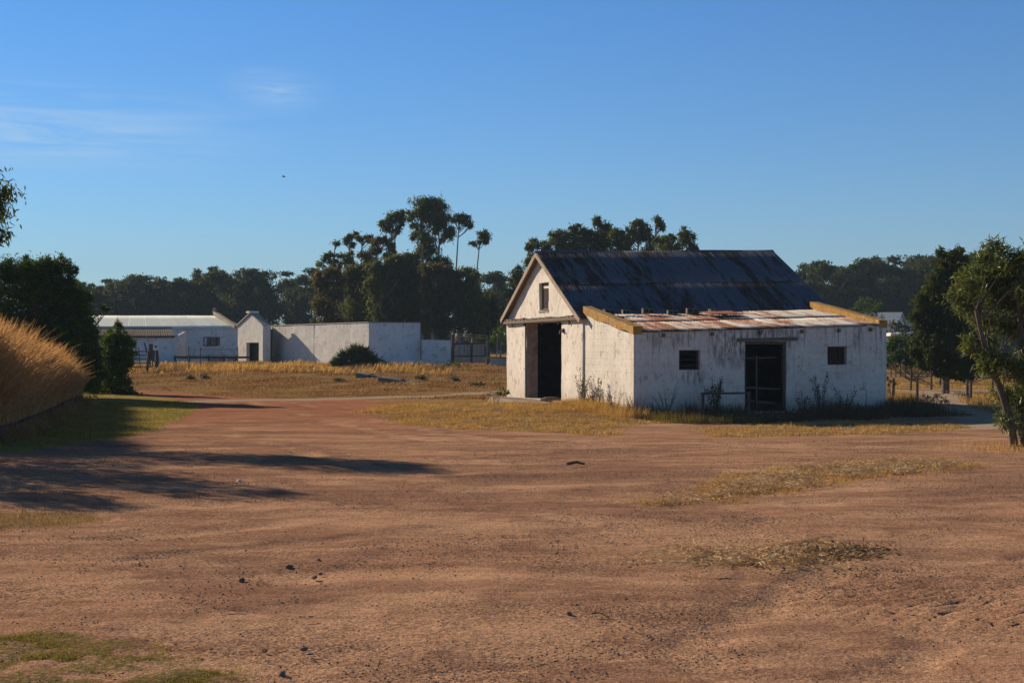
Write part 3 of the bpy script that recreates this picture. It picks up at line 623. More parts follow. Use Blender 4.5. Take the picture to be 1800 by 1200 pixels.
# standpipe, bench frame by the wall
t = empty('standpipe', wfb(8.75, -.55, -.05), 'thin bent standpipe tap at the right end of the shaded wall', 'tap')
mb = MB(); mb.tube([(0, 0, -.1), (0, 0, .75), (-.02, 0, .83), (-.10, 0, .86), (-.2, 0, .85)], .018, 8); mb.build('pipe', M['pipe'], t, smooth=True); mb = MB(); mb.tube([(-.2, 0, .86), (-.2, 0, .79)], .022, 8); mb.box((-.215, -.01, .865), (-.185, .05, .88)); mb.build('tap_head', M['pipe'], t)
t = empty('feed_trough_frame', wfb(2.85, -1.3, -.0), 'low dark wooden rail frame standing in weeds before the shaded wall', 'rail')
mb = MB(); mb.beam((-.85, 0, .72), (.85, .05, .74), .09, .07); mb.build('top_rail', M['post'], t)
for q in (-.78, .78): mb = MB(); mb.beam((q, 0, -.15), (q, .02, .70), .09, .09); mb.build('post', M['post'], t)
# doorstep slab and rubble in front of the gable
def rock(name, loc, size, mat, label, cat, group=None, flat=.6, seed=0, rz=0):
    import bmesh
    bm = bmesh.new(); bmesh.ops.create_icosphere(bm, subdivisions=2, radius=1); rs = random.Random(seed)
    k = [Vector((rs.uniform(-1, 1), rs.uniform(-1, 1), rs.uniform(-1, 1))).normalized() for _ in range(7)]; kd = [rs.uniform(.62, .9) for _ in k]
    for v_ in bm.verts:
        for n_, d_ in zip(k, kd):
            dd = v_.co.dot(n_)
            if dd > d_: v_.co -= n_ * (dd - d_)
        v_.co = Vector((v_.co.x * size[0] / 2, v_.co.y * size[1] / 2, (v_.co.z + .45) * size[2] / 1.6))
    me = bpy.data.meshes.new(name); bm.to_mesh(me); bm.free(); me.materials.append(mat); o = bpy.data.objects.new(name, me); COL.objects.link(o); o.location = loc; o.rotation_euler = (0, 0, rz)
    return tag(o, label, cat, group)
mb = MB(); n = 14; top = []; bot = []
for k in range(n):
    a = 2 * math.pi * k / n; rr_ = 1 + .12 * math.sin(3 * a) + .08 * math.cos(5 * a); top.append((1.5 * rr_ * math.cos(a) * .62, 2.9 * rr_ * math.sin(a), .16 - .05 * math.cos(a + .4))); bot.append((1.7 * rr_ * math.cos(a) * .62, 3.1 * rr_ * math.sin(a), -.2))
mb.add(bot + top, [tuple(range(n, 2 * n))] + [(k, (k + 1) % n, n + (k + 1) % n, n + k) for k in range(n)]); o = mb.build('doorstep', M['slab'], None, bevel=.02, loc=wfb(-1.0, 9.6, -.02)); o.rotation_euler = (0, 0, TH); tag(o, 'broad worn concrete doorstep before the big barn opening', 'doorstep')

# ------------------------------------------------------------------ buildings at the back left
def V2(px, Y): return np.array([(px - 900) / FPX * Y, Y])
def wpl(name, parent, mat, a, b, thick, z0, za, zb, opens=(), jit=.02):
    L = float(np.linalg.norm(np.array(b) - np.array(a))); return wall(name, parent, mat, a, b, thick, z0, lambda t: za + (zb - za) * t / L, opens, cell=.8, jit=jit)
def perp(a, b, th):   # inward (away from camera)
    d = np.array(b) - np.array(a); n_ = np.array([-d[1], d[0]]); n_ = n_ / np.linalg.norm(n_); return tuple(n_ * th * (1 if n_[1] > 0 else -1))
def zat(py, Y): return CAMZ - (py - HOR) / FPX * Y
def opx(a, b, px):    # distance along a->b where pixel column px crosses
    d = np.array(b) - np.array(a); L = np.linalg.norm(d); d = d / L; r = (px - 900) / FPX; return float((r * a[1] - a[0]) / (d[0] - r * d[1]))
# yard wall with its corner
yw = empty('yard_wall', (*V2(648, 105), .4), 'long tall white yard wall with a sharp corner behind the spiky shrub', 'wall')
ofs = np.array(yw.location)
def child_abs(o, parent): o.parent = parent; o.location = (-parent.location[0], -parent.location[1], -parent.location[2]); return o
A0, A1, A2 = V2(470, 121), V2(648, 105), V2(739, 107.8)
for nm, a, b, za, zb, m_ in (('lit_wall', A0, A1, zat(573, 121), zat(567, 105), 'far_wall'), ('shaded_wall', A1 + np.array([.0, .0]), A2, zat(567.5, 105), zat(568, 107.8), 'far_wall_shade')):
    th = perp(a, b, .3); child_abs(wpl(nm, None, M[m_], a, b, th, .1, za, zb), yw)
    mb = MB(); d = (b - a) / np.linalg.norm(b - a); n_ = np.array(th) / .3
    q = [a - n_ * .05, b - n_ * .05, b + n_ * .36, a + n_ * .36]; mb.hexa([(*q[0], za + .005), (*q[1], zb + .005), (*q[2], zb + .005), (*q[3], za + .005)], [(*q[0], za + .07), (*q[1], zb + .07), (*q[2], zb + .07), (*q[3], za + .07)]); child_abs(mb.build('coping', M['concrete'], None), yw)
for px, Y in ((553, 113.2), (740, 107.7)):
    p = V2(px, Y); mb = MB(); mb.tube([(p[0], p[1] - .12, .3), (p[0], p[1] - .12, zat(568, Y))], .05, 6); child_abs(mb.build('downpipe', M['iron'], None), yw)
# lower wall right of it
B0, B1 = V2(740, 107.5), V2(796, 108.5)
lw = wpl('low_wall', None, M['far_wall_shade'], B0, B1, perp(B0, B1, .25), .1, zat(597, 107.5), zat(598, 108.5)); tag(lw, 'lower shaded white wall section joining the tall yard wall on its right', 'wall')
# gate house
gh = empty('gatehouse', (*V2(440, 120), .4), 'small white gabled gatehouse with a dark doorway', 'gatehouse')
G0, G1 = V2(462, 117), V2(418, 121.8); d = (G1 - G0) / np.linalg.norm(G1 - G0); LG = float(np.linalg.norm(G1 - G0)); inn = perp(G0, G1, 1.0)
apx = opx(G0, G1, 441); gtop = lambda t: float(np.interp(t, [0, apx, LG], [zat(571, 117), zat(553, 119.4), zat(572, 121.8)]))
child_abs(wall('front_gable', None, M['far_wall'], G0, G1, tuple(np.array(inn) * .3), .1, gtop, [(opx(G0, G1, 455), opx(G0, G1, 433), .1, zat(602, 119))], cell=.5, jit=.01, knots=(apx,)), gh)
bk = np.array(inn) * .7
for a in (G0, G1):
    b = a + bk; s = 1 if a is G0 else -1; child_abs(wpl('side_wall', None, M['far_wall'], a + np.array(inn) * .3, b, tuple(d * .25 * s), .1, zat(571, 117) - .02, zat(571, 117) - .02), gh)
child_abs(wpl('rear_wall', None, M['dark'], G0 + bk, G1 + bk, tuple(np.array(inn) * .2), .1, 3.4, 3.4), gh)  # near-black colour paints in the shade seen through the doorway
am = G0 + d * apx
for a in (G0 - d * .15, G1 + d * .15):
    za = zat(572, 119) - .03; zr = gtop(apx) + .1; o1 = -np.array(inn) * .12; mb = MB()
    p = [(*(a + o1), za), (*(a + bk + o1), za), (*(am + bk + o1), zr), (*(am + o1), zr)]; mb.hexa(p, [(x, y, z + .10) for x, y, z in p]); child_abs(mb.build('roof_slope', M['concrete'], None), gh)
mb = MB(); mb.beam((*(am - np.array(inn) * .3), gtop(apx) + .22), (*(am + np.array(inn) * .6), gtop(apx) + .22), .7, .16); child_abs(mb.build('apex_cap', M['white'], None), gh)
# short wall link with second doorway
L0, L1 = V2(463, 118.5), V2(477, 120.2)
lk = wpl('link_wall', None, M['far_wall'], L0, L1, perp(L0, L1, .25), .1, zat(571.5, 118.5), zat(573, 120.2), [(.22, .62, .1, zat(601, 119))]); tag(lk, 'short white wall with a narrow dark doorway right of the gatehouse', 'wall')
# long low stable with pale roof
st = empty('stable', (*V2(300, 128), .4), 'long low white stable with a pale green iron roof', 'stable')
S0, S1 = V2(40, 126), V2(417, 128); LS = float(np.linalg.norm(S1 - S0)); ez0, ez1 = zat(579, 126), zat(577, 128)
wn = [(opx(S0, S1, a), opx(S0, S1, b), zat(c, 127), zat(e, 127)) for a, b, c, e in ((303, 324, 609, 594), (362, 387, 608, 592))]
child_abs(wpl('front_wall', None, M['far_wall_shade'], S0, S1, (0, .3), .1, ez0, ez1, wn), st)
for x0, x1, z0, z1 in wn:
    X0 = S0[0] + x0; X1 = S0[0] + x1; Yw = S0[1] + .05 + .0053 * x0
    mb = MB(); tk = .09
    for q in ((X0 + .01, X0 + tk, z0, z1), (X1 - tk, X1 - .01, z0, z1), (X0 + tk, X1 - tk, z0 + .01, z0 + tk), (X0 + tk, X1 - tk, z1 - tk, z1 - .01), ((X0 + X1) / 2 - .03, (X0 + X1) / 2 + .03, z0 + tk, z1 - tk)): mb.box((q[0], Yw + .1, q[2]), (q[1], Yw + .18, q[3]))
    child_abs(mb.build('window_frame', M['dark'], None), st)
dpt = 10.0
for a in (S0, S1):
    b = a + np.array([0, dpt]); s = 1 if a is S0 else -1
    child_abs(wall('end_wall', None, M['far_wall_shade'], a + np.array([0, .3]), b, (.3 * s, 0), .1, lambda t: float(np.interp(t, [0, dpt / 2, dpt], [ez0 - .05, zat(556, 133) - .1, ez0 - .05])), cell=.8, jit=.01), st)
child_abs(wpl('rear_wall', None, M['far_wall_shade'], S0 + np.array([0, dpt]), S1 + np.array([0, dpt]), (0, .3), .1, ez0 - .1, ez1 - .1), st)
zr = zat(554.5, 133); o = corr('roof', None, M['pale_roof'], (S0[0] - .2, S0[1] - .35, ez0 - .01), (S1[0] - .1, S1[1] - .35, ez1 - .01), (S1[0] - .1 - 3.2, 133, zr), (S0[0] - .2, 133, zr), rows=1, period=.25, amp=.006, sheetw=1.6, seed=12, lift=.004, ragged=.01); child_abs(o, st)
o = corr('roof', None, M['pale_roof'], (S1[0], 138.4, ez1), (S0[0], 138.4, ez0), (S0[0] - .2, 133, zr), (S1[0] - 3.3, 133, zr), rows=1, period=.5, amp=.02, sheetw=1.6, seed=13); child_abs(o, st)
mb = MB(); mb.beam((S1[0] - .05, S1[1] - .3, ez1 + .15), (S1[0] - 3.2, 133, zr + .28), .35, .30); mb.beam((S1[0] - 3.25, 133.1, zr + .1), (S1[0] - 3.25, 133.1, zr + .75), .3, .3); child_abs(mb.build('gable_parapet', M['wood_pale'], None), st)
# outbuilding before it
ob = empty('outbuilding', (*V2(240, 114), .3), 'small white shed with a brown fibre roof and grey door behind the bush', 'shed')
O0, O1 = V2(130, 113), V2(306, 114); ezo = zat(593, 114)
child_abs(wpl('front_wall', None, M['far_wall_shade'], O0, O1, (0, .25), 0, ezo - .02, ezo, [(opx(O0, O1, 260), opx(O0, O1, 272), 0, zat(604, 114))]), ob)
child_abs(wpl('end_wall', None, M['far_wall_shade'], O1 + np.array([0, .25]), O1 + np.array([0, 4]), (-.25, 0), 0, ezo, ezo + .5), ob); child_abs(wpl('end_wall', None, M['far_wall_shade'], O0 + np.array([0, .25]), O0 + np.array([0, 4]), (.25, 0), 0, ezo, ezo + .5), ob)
o = corr('roof', None, M['brown_roof'], (O0[0] - .2, O0[1] - .3, ezo - .02), (O1[0] + .15, O1[1] - .3, ezo), (O1[0] - 1.2, O1[1] + 4.0, zat(577, 118)), (O0[0] - .2, O0[1] + 4.0, zat(577, 117)), rows=1, period=.2, amp=.012, sheetw=1.2, seed=15, lift=.006); child_abs(o, ob)
mb = MB(); x0 = O0[0] + opx(O0, O1, 260); mb.box((x0 + .01, 113.9, .05), (x0 + .56, 113.96, zat(604.5, 114))); child_abs(mb.build('door', M['iron'], None), ob)
mb = MB(); mb.beam((O0[0], O0[1] + 4.1, zat(575.5, 118)), (O1[0] - 1.2, O1[1] + 4.1, zat(575.5, 118)), .3, .16); child_abs(mb.build('ridge', M['blue_roof'], None), ob)

# ------------------------------------------------------------------ fences, posts, gates
def gz(p): return hz1(p[0], p[1])
def rail_fence(name, pts, label, cat='fence', ph=1.2, rails=(1.1,), pr=.06, rr=.03, mat='post', rmat=None, group=None, tilt=.02):
    pts = [np.array(p, float) for p in pts]; c = pts[0]; root = empty(name, (c[0], c[1], gz(c)), label, cat, group); rs = random.Random(len(pts) * 7 + int(c[0]))
    tops = []
    for p in pts:
        z = gz(p); mb = MB(); lx = rs.uniform(-tilt, tilt); mb.tube([(p[0], p[1], z - .2), (p[0] + lx, p[1], z + ph * rs.uniform(.93, 1.05))], [pr, pr * .85], 7); child_abs(mb.build('post', M[mat], None), root); tops.append((p, z))
    for h in rails:
        mb = MB(); mb.tube([(p[0], p[1] - pr, z + h) for p, z in tops], rr, 5); child_abs(mb.build('rail', M[rmat or mat], None), root)
    return root
# kraal panels before the stable
kr = empty('kraal_fence', (*V2(350, 112), .4), 'dark top rail over low pale boards in front of the stable', 'fence')
K0, K1 = V2(306, 111), V2(440, 114)
mb = MB(); mb.beam((*K0, zat(627.5, 111)), (*K1, zat(628, 114)), .12, .18); child_abs(mb.build('rail', M['post'], None), kr)
for i, px in enumerate((308, 333, 368, 395, 416)):
    t_ = opx(K0, K1, px); p = K0 + (K1 - K0) / np.linalg.norm(K1 - K0) * t_; mb = MB(); mb.beam((p[0], p[1] - .1, .3), (p[0], p[1] - .1, zat(625, 112)), .14, .14); child_abs(mb.build('post', M['post'], None), kr)
for a, b, m_ in ((312, 366, 'white'), (370, 392, 'concrete'), (398, 414, 'concrete')):
    t0, t1 = opx(K0, K1, a), opx(K0, K1, b); dd = (K1 - K0) / np.linalg.norm(K1 - K0); p, q = K0 + dd * t0, K0 + dd * t1; mb = MB(); mb.beam((p[0], p[1] + .15, .75), (q[0], q[1] + .15, .75), .06, .62); child_abs(mb.build('board', M[m_], None), kr)
# tubular farm gate
def farm_gate():
    Y = 92.; a, b = V2(212, Y), V2(268, Y + 1.); z = gz(a); root = empty('farm_gate', (*a, z), 'tubular iron farm gate between the dark bush and the sign post', 'gate')
    def seg(nm, p, q, r): mb = MB(); mb.tube([p, q], r, 6); child_abs(mb.build(nm, M['iron'], None), root)
    for k in range(5): h = .25 + k * .27; seg('bar', (*a, z + h), (*b, z + h * .98), .035)
    for u in (0, .36, .62, 1): p = a + (b - a) * u; seg('upright', (*p, z + .15), (p[0] + (-.12 if 0 < u < 1 else 0), p[1], z + 1.5), .035)
    seg('brace', (b[0] - .1, b[1], z + .2), (b[0] - .55, b[1], z + 1.9), .05)
farm_gate()
p = V2(276, 91); z = gz(p); gp = empty('gate_post', (*p, z), 'rough wooden gate post carrying a small white board', 'post'); mb = MB(); mb.tube([(p[0] - .05, p[1], z - .2), (p[0], p[1], z + .9), (p[0] - .04, p[1], z + 1.78)], [.13, .12, .10], 8); child_abs(mb.build('shaft', M['post'], None), gp)
t = empty('sign_board', (p[0] - .04, p[1] - .14, z + 1.42), 'small square white sign with a dark round mark on the gate post', 'sign')
mb = MB(); mb.box((-.19, -.012, 0), (.19, .012, .42)); mb.build('board', M['white'], t, bevel=.004); mb = MB(); mb.tube([(0, -.014, .24), (0, -.022, .24)], [.075, .075], 16); mb.build('mark', M['dark'], t)
p2 = V2(258, 90.5); z2 = gz(p2); mb = MB(); mb.tube([(p2[0], p2[1], z2 - .2), (p2[0] + .12, p2[1], z2 + 1.35)], [.10, .08], 7); o = mb.build('leaning_post', M['post']); tag(o, 'short leaning dark post left of the gate post', 'post')
# wire fence through the dry field in front of the stable
rail_fence('wire_fence', [V2(332, 96), V2(352, 97), V2(418, 98)], 'thin wire fence in dry grass before the stable', ph=1.5, rails=(1.3, .9), pr=.04, rr=.012, mat='iron')
# overhead pipe frame and concrete panels right of the low wall
yg = empty('yard_gate', (*V2(830, 104), .3), 'yard gate of pale concrete panels in a dark post frame', 'gate')
Y = 104.
for px, top, r_ in ((796, 588, .14), (829, 602, .09), (857, 600, .17)):
    p = V2(px, Y); mb = MB(); mb.tube([(p[0], Y, .2), (p[0], Y, zat(top, Y))], r_, 7); child_abs(mb.build('post', M['post'], None), yg)
for a, b, y0, y1, m_ in ((800, 828, 606, 625, 'concrete'), (830, 856, 605, 624, 'concrete'), (800, 828, 628, 632, 'concrete')):
    mb = MB(); mb.box((V2(a, Y)[0], Y + .1, zat(y1, Y)), (V2(b, Y)[0], Y + .18, zat(y0, Y))); child_abs(mb.build('panel', M[m_], None), yg)
for y_, m_ in ((626, 'post'), (604, 'post')): mb = MB(); mb.beam((V2(798, Y)[0], Y - .05, zat(y_, Y)), (V2(857, Y)[0], Y - .05, zat(y_ - .5, Y)), .07, .10); child_abs(mb.build('crossbar', M[m_], None), yg)
for px in (808, 816, 822, 838, 846, 851):
    mb = MB(); mb.beam((V2(px, Y)[0], Y + .07, zat(625, Y)), (V2(px, Y)[0], Y + .07, zat(606, Y)), .03, .03); child_abs(mb.build('panel_joint', M['iron'], None), yg)
rb = wpl('brick_wall', None, M['reveal'], V2(796, 118), V2(860, 118), (0, .3), .2, 1.5, 1.5); tag(rb, 'low reddish wall seen through the yard gate', 'wall')
sw = wpl('side_wall', None, M['concrete'], V2(862, 101), V2(900, 102), (0, .25), .1, zat(630, 101), zat(630, 102)); tag(sw, 'low grey stained wall between yard gate and barn', 'wall')
mb = MB(); mb.beam((*V2(858, 100.9), zat(628, 101)), (*V2(900, 101.5), zat(629, 102)), .12, .10); tag(mb.build('capping_rail', M['post']), 'dark rail lying on the low grey wall left of the barn', 'rail')
tall = empty('pipe_frame', (*V2(742, 106.5), .4), 'thin pipe and wire frame standing above the low wall', 'fence')
for px in (741.5, 793, 856, 872):
    p = V2(px, 106.3 if px < 800 else 103.5); mb = MB(); mb.tube([(p[0], p[1], .3), (p[0] + (.1 if px == 872 else 0), p[1], zat(586 if px < 800 else 590, p[1]))], .035, 6); child_abs(mb.build('upright', M['pipe'], None), tall)
for y_ in (585, 589): mb = MB(); mb.tube([(*V2(741, 106.3), zat(y_, 106.3)), (*V2(793, 106.3), zat(y_ + 1, 106.3)), (*V2(856, 103.5), zat(y_ + 5, 103.5))], .012, 5); child_abs(mb.build('wire', M['iron'], None), tall)
# right rear fence
pf = [V2(px, Yp) for px, Yp in ((1566, 64), (1601, 66), (1638, 69), (1676, 72), (1725, 74))]
rail_fence('field_fence', [V2(1570, 62), V2(1612, 61), V2(1700, 59), V2(1706, 58.5), V2(1800, 57)], 'post and wire fence crossing the dry field right of the barn', ph=1.0, rails=(.8, .45), pr=.07, rr=.012)
rail_fence('paddock_fence', [V2(1601, 74), V2(1637, 76), V2(1660, 75), V2(1706, 73), V2(1745, 72)], 'farther paddock fence under the big dark tree', ph=1.15, rails=(.75,), pr=.06, rr=.03)

# ------------------------------------------------------------------ vegetation tools
def leaf_quads(P, ln, wd, droop=.6, rng=RNG, jl=.4, D=None):
    """one lens-shaped leaf (4 verts) per point"""
    n = len(P)
    if D is None:
        D = rng.normal(size=(n, 3)); D[:, 2] -= droop * 1.6
    D = D / (np.linalg.norm(D, axis=1)[:, None] + 1e-9); Wv = np.cross(D, rng.normal(size=(n, 3))); Wv /= np.linalg.norm(Wv, axis=1)[:, None] + 1e-9
    l_ = (ln * (1 + jl * rng.uniform(-1, 1, n)))[:, None]; w_ = (wd * (1 + jl * rng.uniform(-1, 1, n)))[:, None]
    V = np.stack([P, P + D * l_ * .45 + Wv * w_ / 2, P + D * l_, P + D * l_ * .45 - Wv * w_ / 2], 1).reshape(-1, 3)
    return V, np.arange(4 * n).reshape(-1, 4)
def clump_points(c, r, n, tufts=None, rng=RNG, hollow=.45, spread=1.):
    """points in an irregular ellipsoid clump made of tufts"""
    c = np.array(c, float); r = np.array(r, float); k = tufts or max(5, n // 28)
    u = rng.normal(size=(k, 3)); u /= np.linalg.norm(u, axis=1)[:, None]; rad = rng.uniform(hollow, 1.0, k)[:, None]; T = u * rad
    T[:, 2] = np.where(T[:, 2] < -.35, -.35 + (T[:, 2] + .35) * .5, T[:, 2])
    s = rng.uniform(.13, .30, k) * spread; i = rng.integers(0, k, n); P = T[i] + rng.normal(size=(n, 3)) * s[i][:, None]
    return c + P * r
def limb(p, q, r0, r1, sag=.12, n=6, rng=RNG):
    p = np.array(p, float); q = np.array(q, float); t_ = np.linspace(0, 1, n)[:, None]; L = np.linalg.norm(q - p)
    m = rng.normal(size=3) * L * .05; m[2] -= L * sag
    P = p * (1 - t_) + q * t_ + m * (4 * t_ * (1 - t_)) * .6
    return tube_arrays(P, np.linspace(r0, r1, n), 5)
def tree(name, label, cat, base, trunk_top, clumps, leaf=(.35, .12), dens=60., mat='leaf_gum', bark='gum_bark', tr=(.3, .14), group=None, droop=.6, twig=0, hollow=.45, trunk_pts=None, maxn=900, limbs=True, local=False, minn=60, lk=.012, spread=1., rmin=.008):
    """clumps: list of (x,y,z,rx,ry,rz) world coords"""
    rng = np.random.default_rng(abs(hash((round(base[0], 2), round(base[1], 2), len(clumps)))) % (2 ** 31)) if False else RNG
    base = np.array(base, float); root = empty(name, tuple(base), label, cat, group) if not local else None
    VV = []; FF = []; n0 = 0
    tp = [base + np.array((0, 0, -.2)), *([np.array(p, float) for p in trunk_pts] if trunk_pts else []), np.array(trunk_top, float)]
    if not trunk_pts: m = (tp[0] + tp[-1]) / 2 + rng.normal(size=3) * .03 * np.linalg.norm(tp[-1] - tp[0]); m2 = tp[0] * .75 + tp[-1] * .25; tp = [tp[0], m2, m, tp[-1]]
    v, f = tube_arrays(tp, np.linspace(tr[0], tr[1], len(tp)), 8); VV.append(v); FF.append(f); n0 += len(v)
    tp = np.array(tp)
    if limbs:
        for c in clumps:
            cc = np.array(c[:3]); zc = np.clip(cc[2] - max(.8, np.hypot(*(cc[:2] - tp[-1][:2])) * 1.0), tp[0][2] + .25 * (tp[-1][2] - tp[0][2]), tp[-1][2]); k = np.interp(zc, tp[:, 2], np.arange(len(tp))) if tp[-1][2] > tp[0][2] else 0
            i = int(min(k, len(tp) - 2)); s = tp[i] + (tp[i + 1] - tp[i]) * (k - i)
            r0 = max(rmin, min(tr[1] * .6, lk * np.linalg.norm(cc - s) + .006)); v, f = limb(s, cc + np.array((0, 0, c[5] * .3)), r0, r0 * .35, rng=rng); VV.append(v); FF.append(f + n0); n0 += len(v)
            for _ in range(twig):
                e = cc + rng.normal(size=3) * np.array(c[3:6]) * .55; s2 = s + (cc - s) * rng.uniform(.5, .9); v, f = limb(s2, e, r0 * .45, r0 * .15, n=4, rng=rng); VV.append(v); FF.append(f + n0); n0 += len(v)
    pts = []
    for c in clumps:
        n = int(np.clip(dens * (c[3] * c[4] + c[3] * c[5] + c[4] * c[5]) / 3 * 4, minn, maxn)); pts.append(clump_points(c[:3], c[3:6], n, rng=rng, hollow=hollow, spread=spread))
    P = np.concatenate(pts); V, F = leaf_quads(P, leaf[0], leaf[1], droop, rng)
    if local: return (np.concatenate(VV) - base, np.concatenate(FF)), (V - base, F)
    mesh('trunk', np.concatenate(VV) - base, np.concatenate(FF), M[bark], root, smooth=True); mesh('crown', V - base, F, M[mat], root)
    return root
def C3(px, py, Y, rx, rz=None, ry=None, j=0):
    s = Y / FPX; p = at(px, py, Y + (RNG.uniform(-j, j) if j else 0)); rx_ = rx * s; rz_ = (rz if rz else rx) * s
    return (*p, rx_, (ry * s if ry else (rx_ + rz_) / 2), rz_)
def blades(name, X, Y, H, wd, mat, label=None, lean=.35, seg=2, kind='stuff', bend=.5, zoff=0, head=0, parent=None, dirbias=(0, 0)):
    n = len(X); Zb = hz(X, Y) + zoff - .01; H = np.broadcast_to(H, n).astype(float); th = RNG.uniform(0, 2 * np.pi, n); ln = np.abs(RNG.normal(size=n)) * lean
    dx = np.cos(th) * ln + dirbias[0]; dy = np.sin(th) * ln + dirbias[1]; wa = RNG.uniform(0, np.pi, n); wx = np.cos(wa) * wd / 2; wy = np.sin(wa) * wd / 2
    rows = []
    for k in range(seg + 1):
        u = k / seg; cx = X + dx * H * (u * (1 - bend) + bend * u * u); cy = Y + dy * H * (u * (1 - bend) + bend * u * u); cz = Zb + H * (u - .25 * ln * u * u); tw = (1 - u * .75) if not head else (1 if k < seg - 1 else (head if k == seg - 1 else .3))
        rows.append(np.stack([cx - wx * tw, cy - wy * tw, cz], -1)); rows.append(np.stack([cx + wx * tw, cy + wy * tw, cz], -1))
    V = np.stack(rows, 1).reshape(-1, 3); m = 2 * (seg + 1); b = np.arange(n)[:, None] * m
    F = np.concatenate([np.stack([b[:, 0] + 2 * k, b[:, 0] + 2 * k + 1, b[:, 0] + 2 * k + 3, b[:, 0] + 2 * k + 2], -1) for k in range(seg)])
    o = mesh(name, V, F, M[mat], parent)
    if kind: tag(o, kind=kind)
    if label: o['label'] = label
    return o
def samp(n, x0, x1, y0, y1, dens, pw=1.0):
    """n points in the box kept with probability dens(X,Y); more of them near the camera when pw>1"""
    out = []; tot = 0
    for _ in range(60):
        X = RNG.uniform(x0, x1, n); u = RNG.uniform(0, 1, n); Yv = y0 * (y1 / y0) ** u if pw > 1 else y0 + (y1 - y0) * u
        k = RNG.uniform(0, 1, n) < dens(X, Yv); out.append((X[k], Yv[k])); tot += k.sum()
        if tot > n: break
    X = np.concatenate([a for a, b in out])[:n]; Y_ = np.concatenate([b for a, b in out])[:n]; return X, Y_
#VEG#
# ------------------------------------------------------------------ far gum treeline: prototypes, then copies
def gum_proto(h, k, seed):
    rng = random.Random(seed); cl = []
    for i in range(k):                                          # umbrella heads near the top
        a = rng.uniform(0, 6.28); r = rng.uniform(.2, 1) * 2.3; z = h * rng.uniform(.74, .95) - r * .35; s = rng.uniform(.7, 1.35); cl.append((r * math.cos(a), r * math.sin(a), z, s * 1.15, s * 1.15, s * .62))
    cl.append((rng.uniform(-.5, .5), 0, h * .95, 1.2, 1.2, .7))
    for i in range(k + 3):                                      # hanging side masses
        a = rng.uniform(0, 6.28); r = rng.uniform(.5, 1) * 2.7; z = h * rng.uniform(.22, .72); s = rng.uniform(1.2, 1.9); cl.append((r * math.cos(a), r * math.sin(a), z, s, s, s * 1.2))
    for i in range(4):
        a = rng.uniform(0, 6.28); cl.append((2.2 * math.cos(a), 2.2 * math.sin(a), h * .12, 2.0, 2.0, 1.8))
    return tree('gum', None, None, (0, 0, 0), (rng.uniform(-.4, .4), 0, h * .8), cl, leaf=(.46, .20), dens=70, local=True, tr=(.28, .12), hollow=.35, maxn=420)
def mk(name, V, F, mat, smooth=False):
    o = mesh(name, V, F, mat, smooth=smooth); me = o.data; bpy.data.objects.remove(o); return me
PROTO = []
for i, (h, k) in enumerate(((15, 8), (14, 7), (16, 9), (13, 6), (15, 7), (14, 9))):
    (tv, tf), (cv, cf) = gum_proto(h, k, 100 + i); PROTO.append((h, mk('gum_trunk', tv, tf, M['gum_bark'], True), mk('gum_crown', cv, cf, M['leaf_far'])))
ONES = ['', 'first', 'second', 'third', 'fourth', 'fifth', 'sixth', 'seventh', 'eighth', 'ninth', 'tenth', 'eleventh', 'twelfth', 'thirteenth', 'fourteenth', 'fifteenth', 'sixteenth', 'seventeenth', 'eighteenth', 'nineteenth']
def ordw(n): return ONES[n] if n < 20 else ({20: 'twentieth', 30: 'thirtieth'}[n] if n % 10 == 0 else {2: 'twenty-', 3: 'thirty-'}[n // 10] + ONES[n % 10])
def treeline(x0, x1, step, Y, prof, where, group):
    px = x0; i = 0
    while px < x1:
        i += 1; p = px + random.uniform(-.25, .25) * step; Yt = Y + random.uniform(-7, 7); ty = np.interp(p, *zip(*prof)) + random.uniform(-13, 12); X = (p - 900) / FPX * Yt
        g = hz1(X, Yt); H = CAMZ - (ty - HOR) / FPX * Yt - g; h, tm, cm = random.choice(PROTO); s = H / h
        r = empty('gum_tree', (X, Yt, g), '%s gum from the left in the %s' % (ordw(i), where), 'tree', group, rz=random.uniform(0, 6.28)); ws = random.uniform(.85, 1.2); r.scale = (s * ws, s * ws, s)
        for nm, me in (('trunk', tm), ('crown', cm)): o = bpy.data.objects.new(nm, me); COL.objects.link(o); o.parent = r
        px += step
PL = [(100, 500), (160, 497), (190, 490), (215, 493), (260, 488), (300, 492), (345, 484), (385, 476), (430, 478), (470, 484), (500, 474), (540, 478), (600, 470), (700, 480), (800, 490), (850, 474), (880, 468), (900, 480), (960, 480)]
treeline(110, 480, 17, 236, PL, 'far front row behind the stable', 'front row of far gum trees, left')
treeline(118, 480, 23, 256, [(a, b - 2) for a, b in PL], 'far back row behind the stable', 'back row of far gum trees, left')
treeline(500, 950, 26, 245, PL, 'far trees behind the tall grove', 'far gum trees behind the grove')
PR = [(1380, 480), (1420, 468), (1440, 462), (1470, 482), (1500, 470), (1524, 448), (1545, 462), (1580, 458), (1620, 452), (1660, 445), (1700, 440), (1740, 452), (1800, 455), (1900, 460)]
treeline(1396, 1830, 21, 232, PR, 'far front row right of the barn', 'front row of far gum trees, right')
treeline(1404, 1830, 27, 252, [(a, b) for a, b in PR], 'far back row right of the barn', 'back row of far gum trees, right')

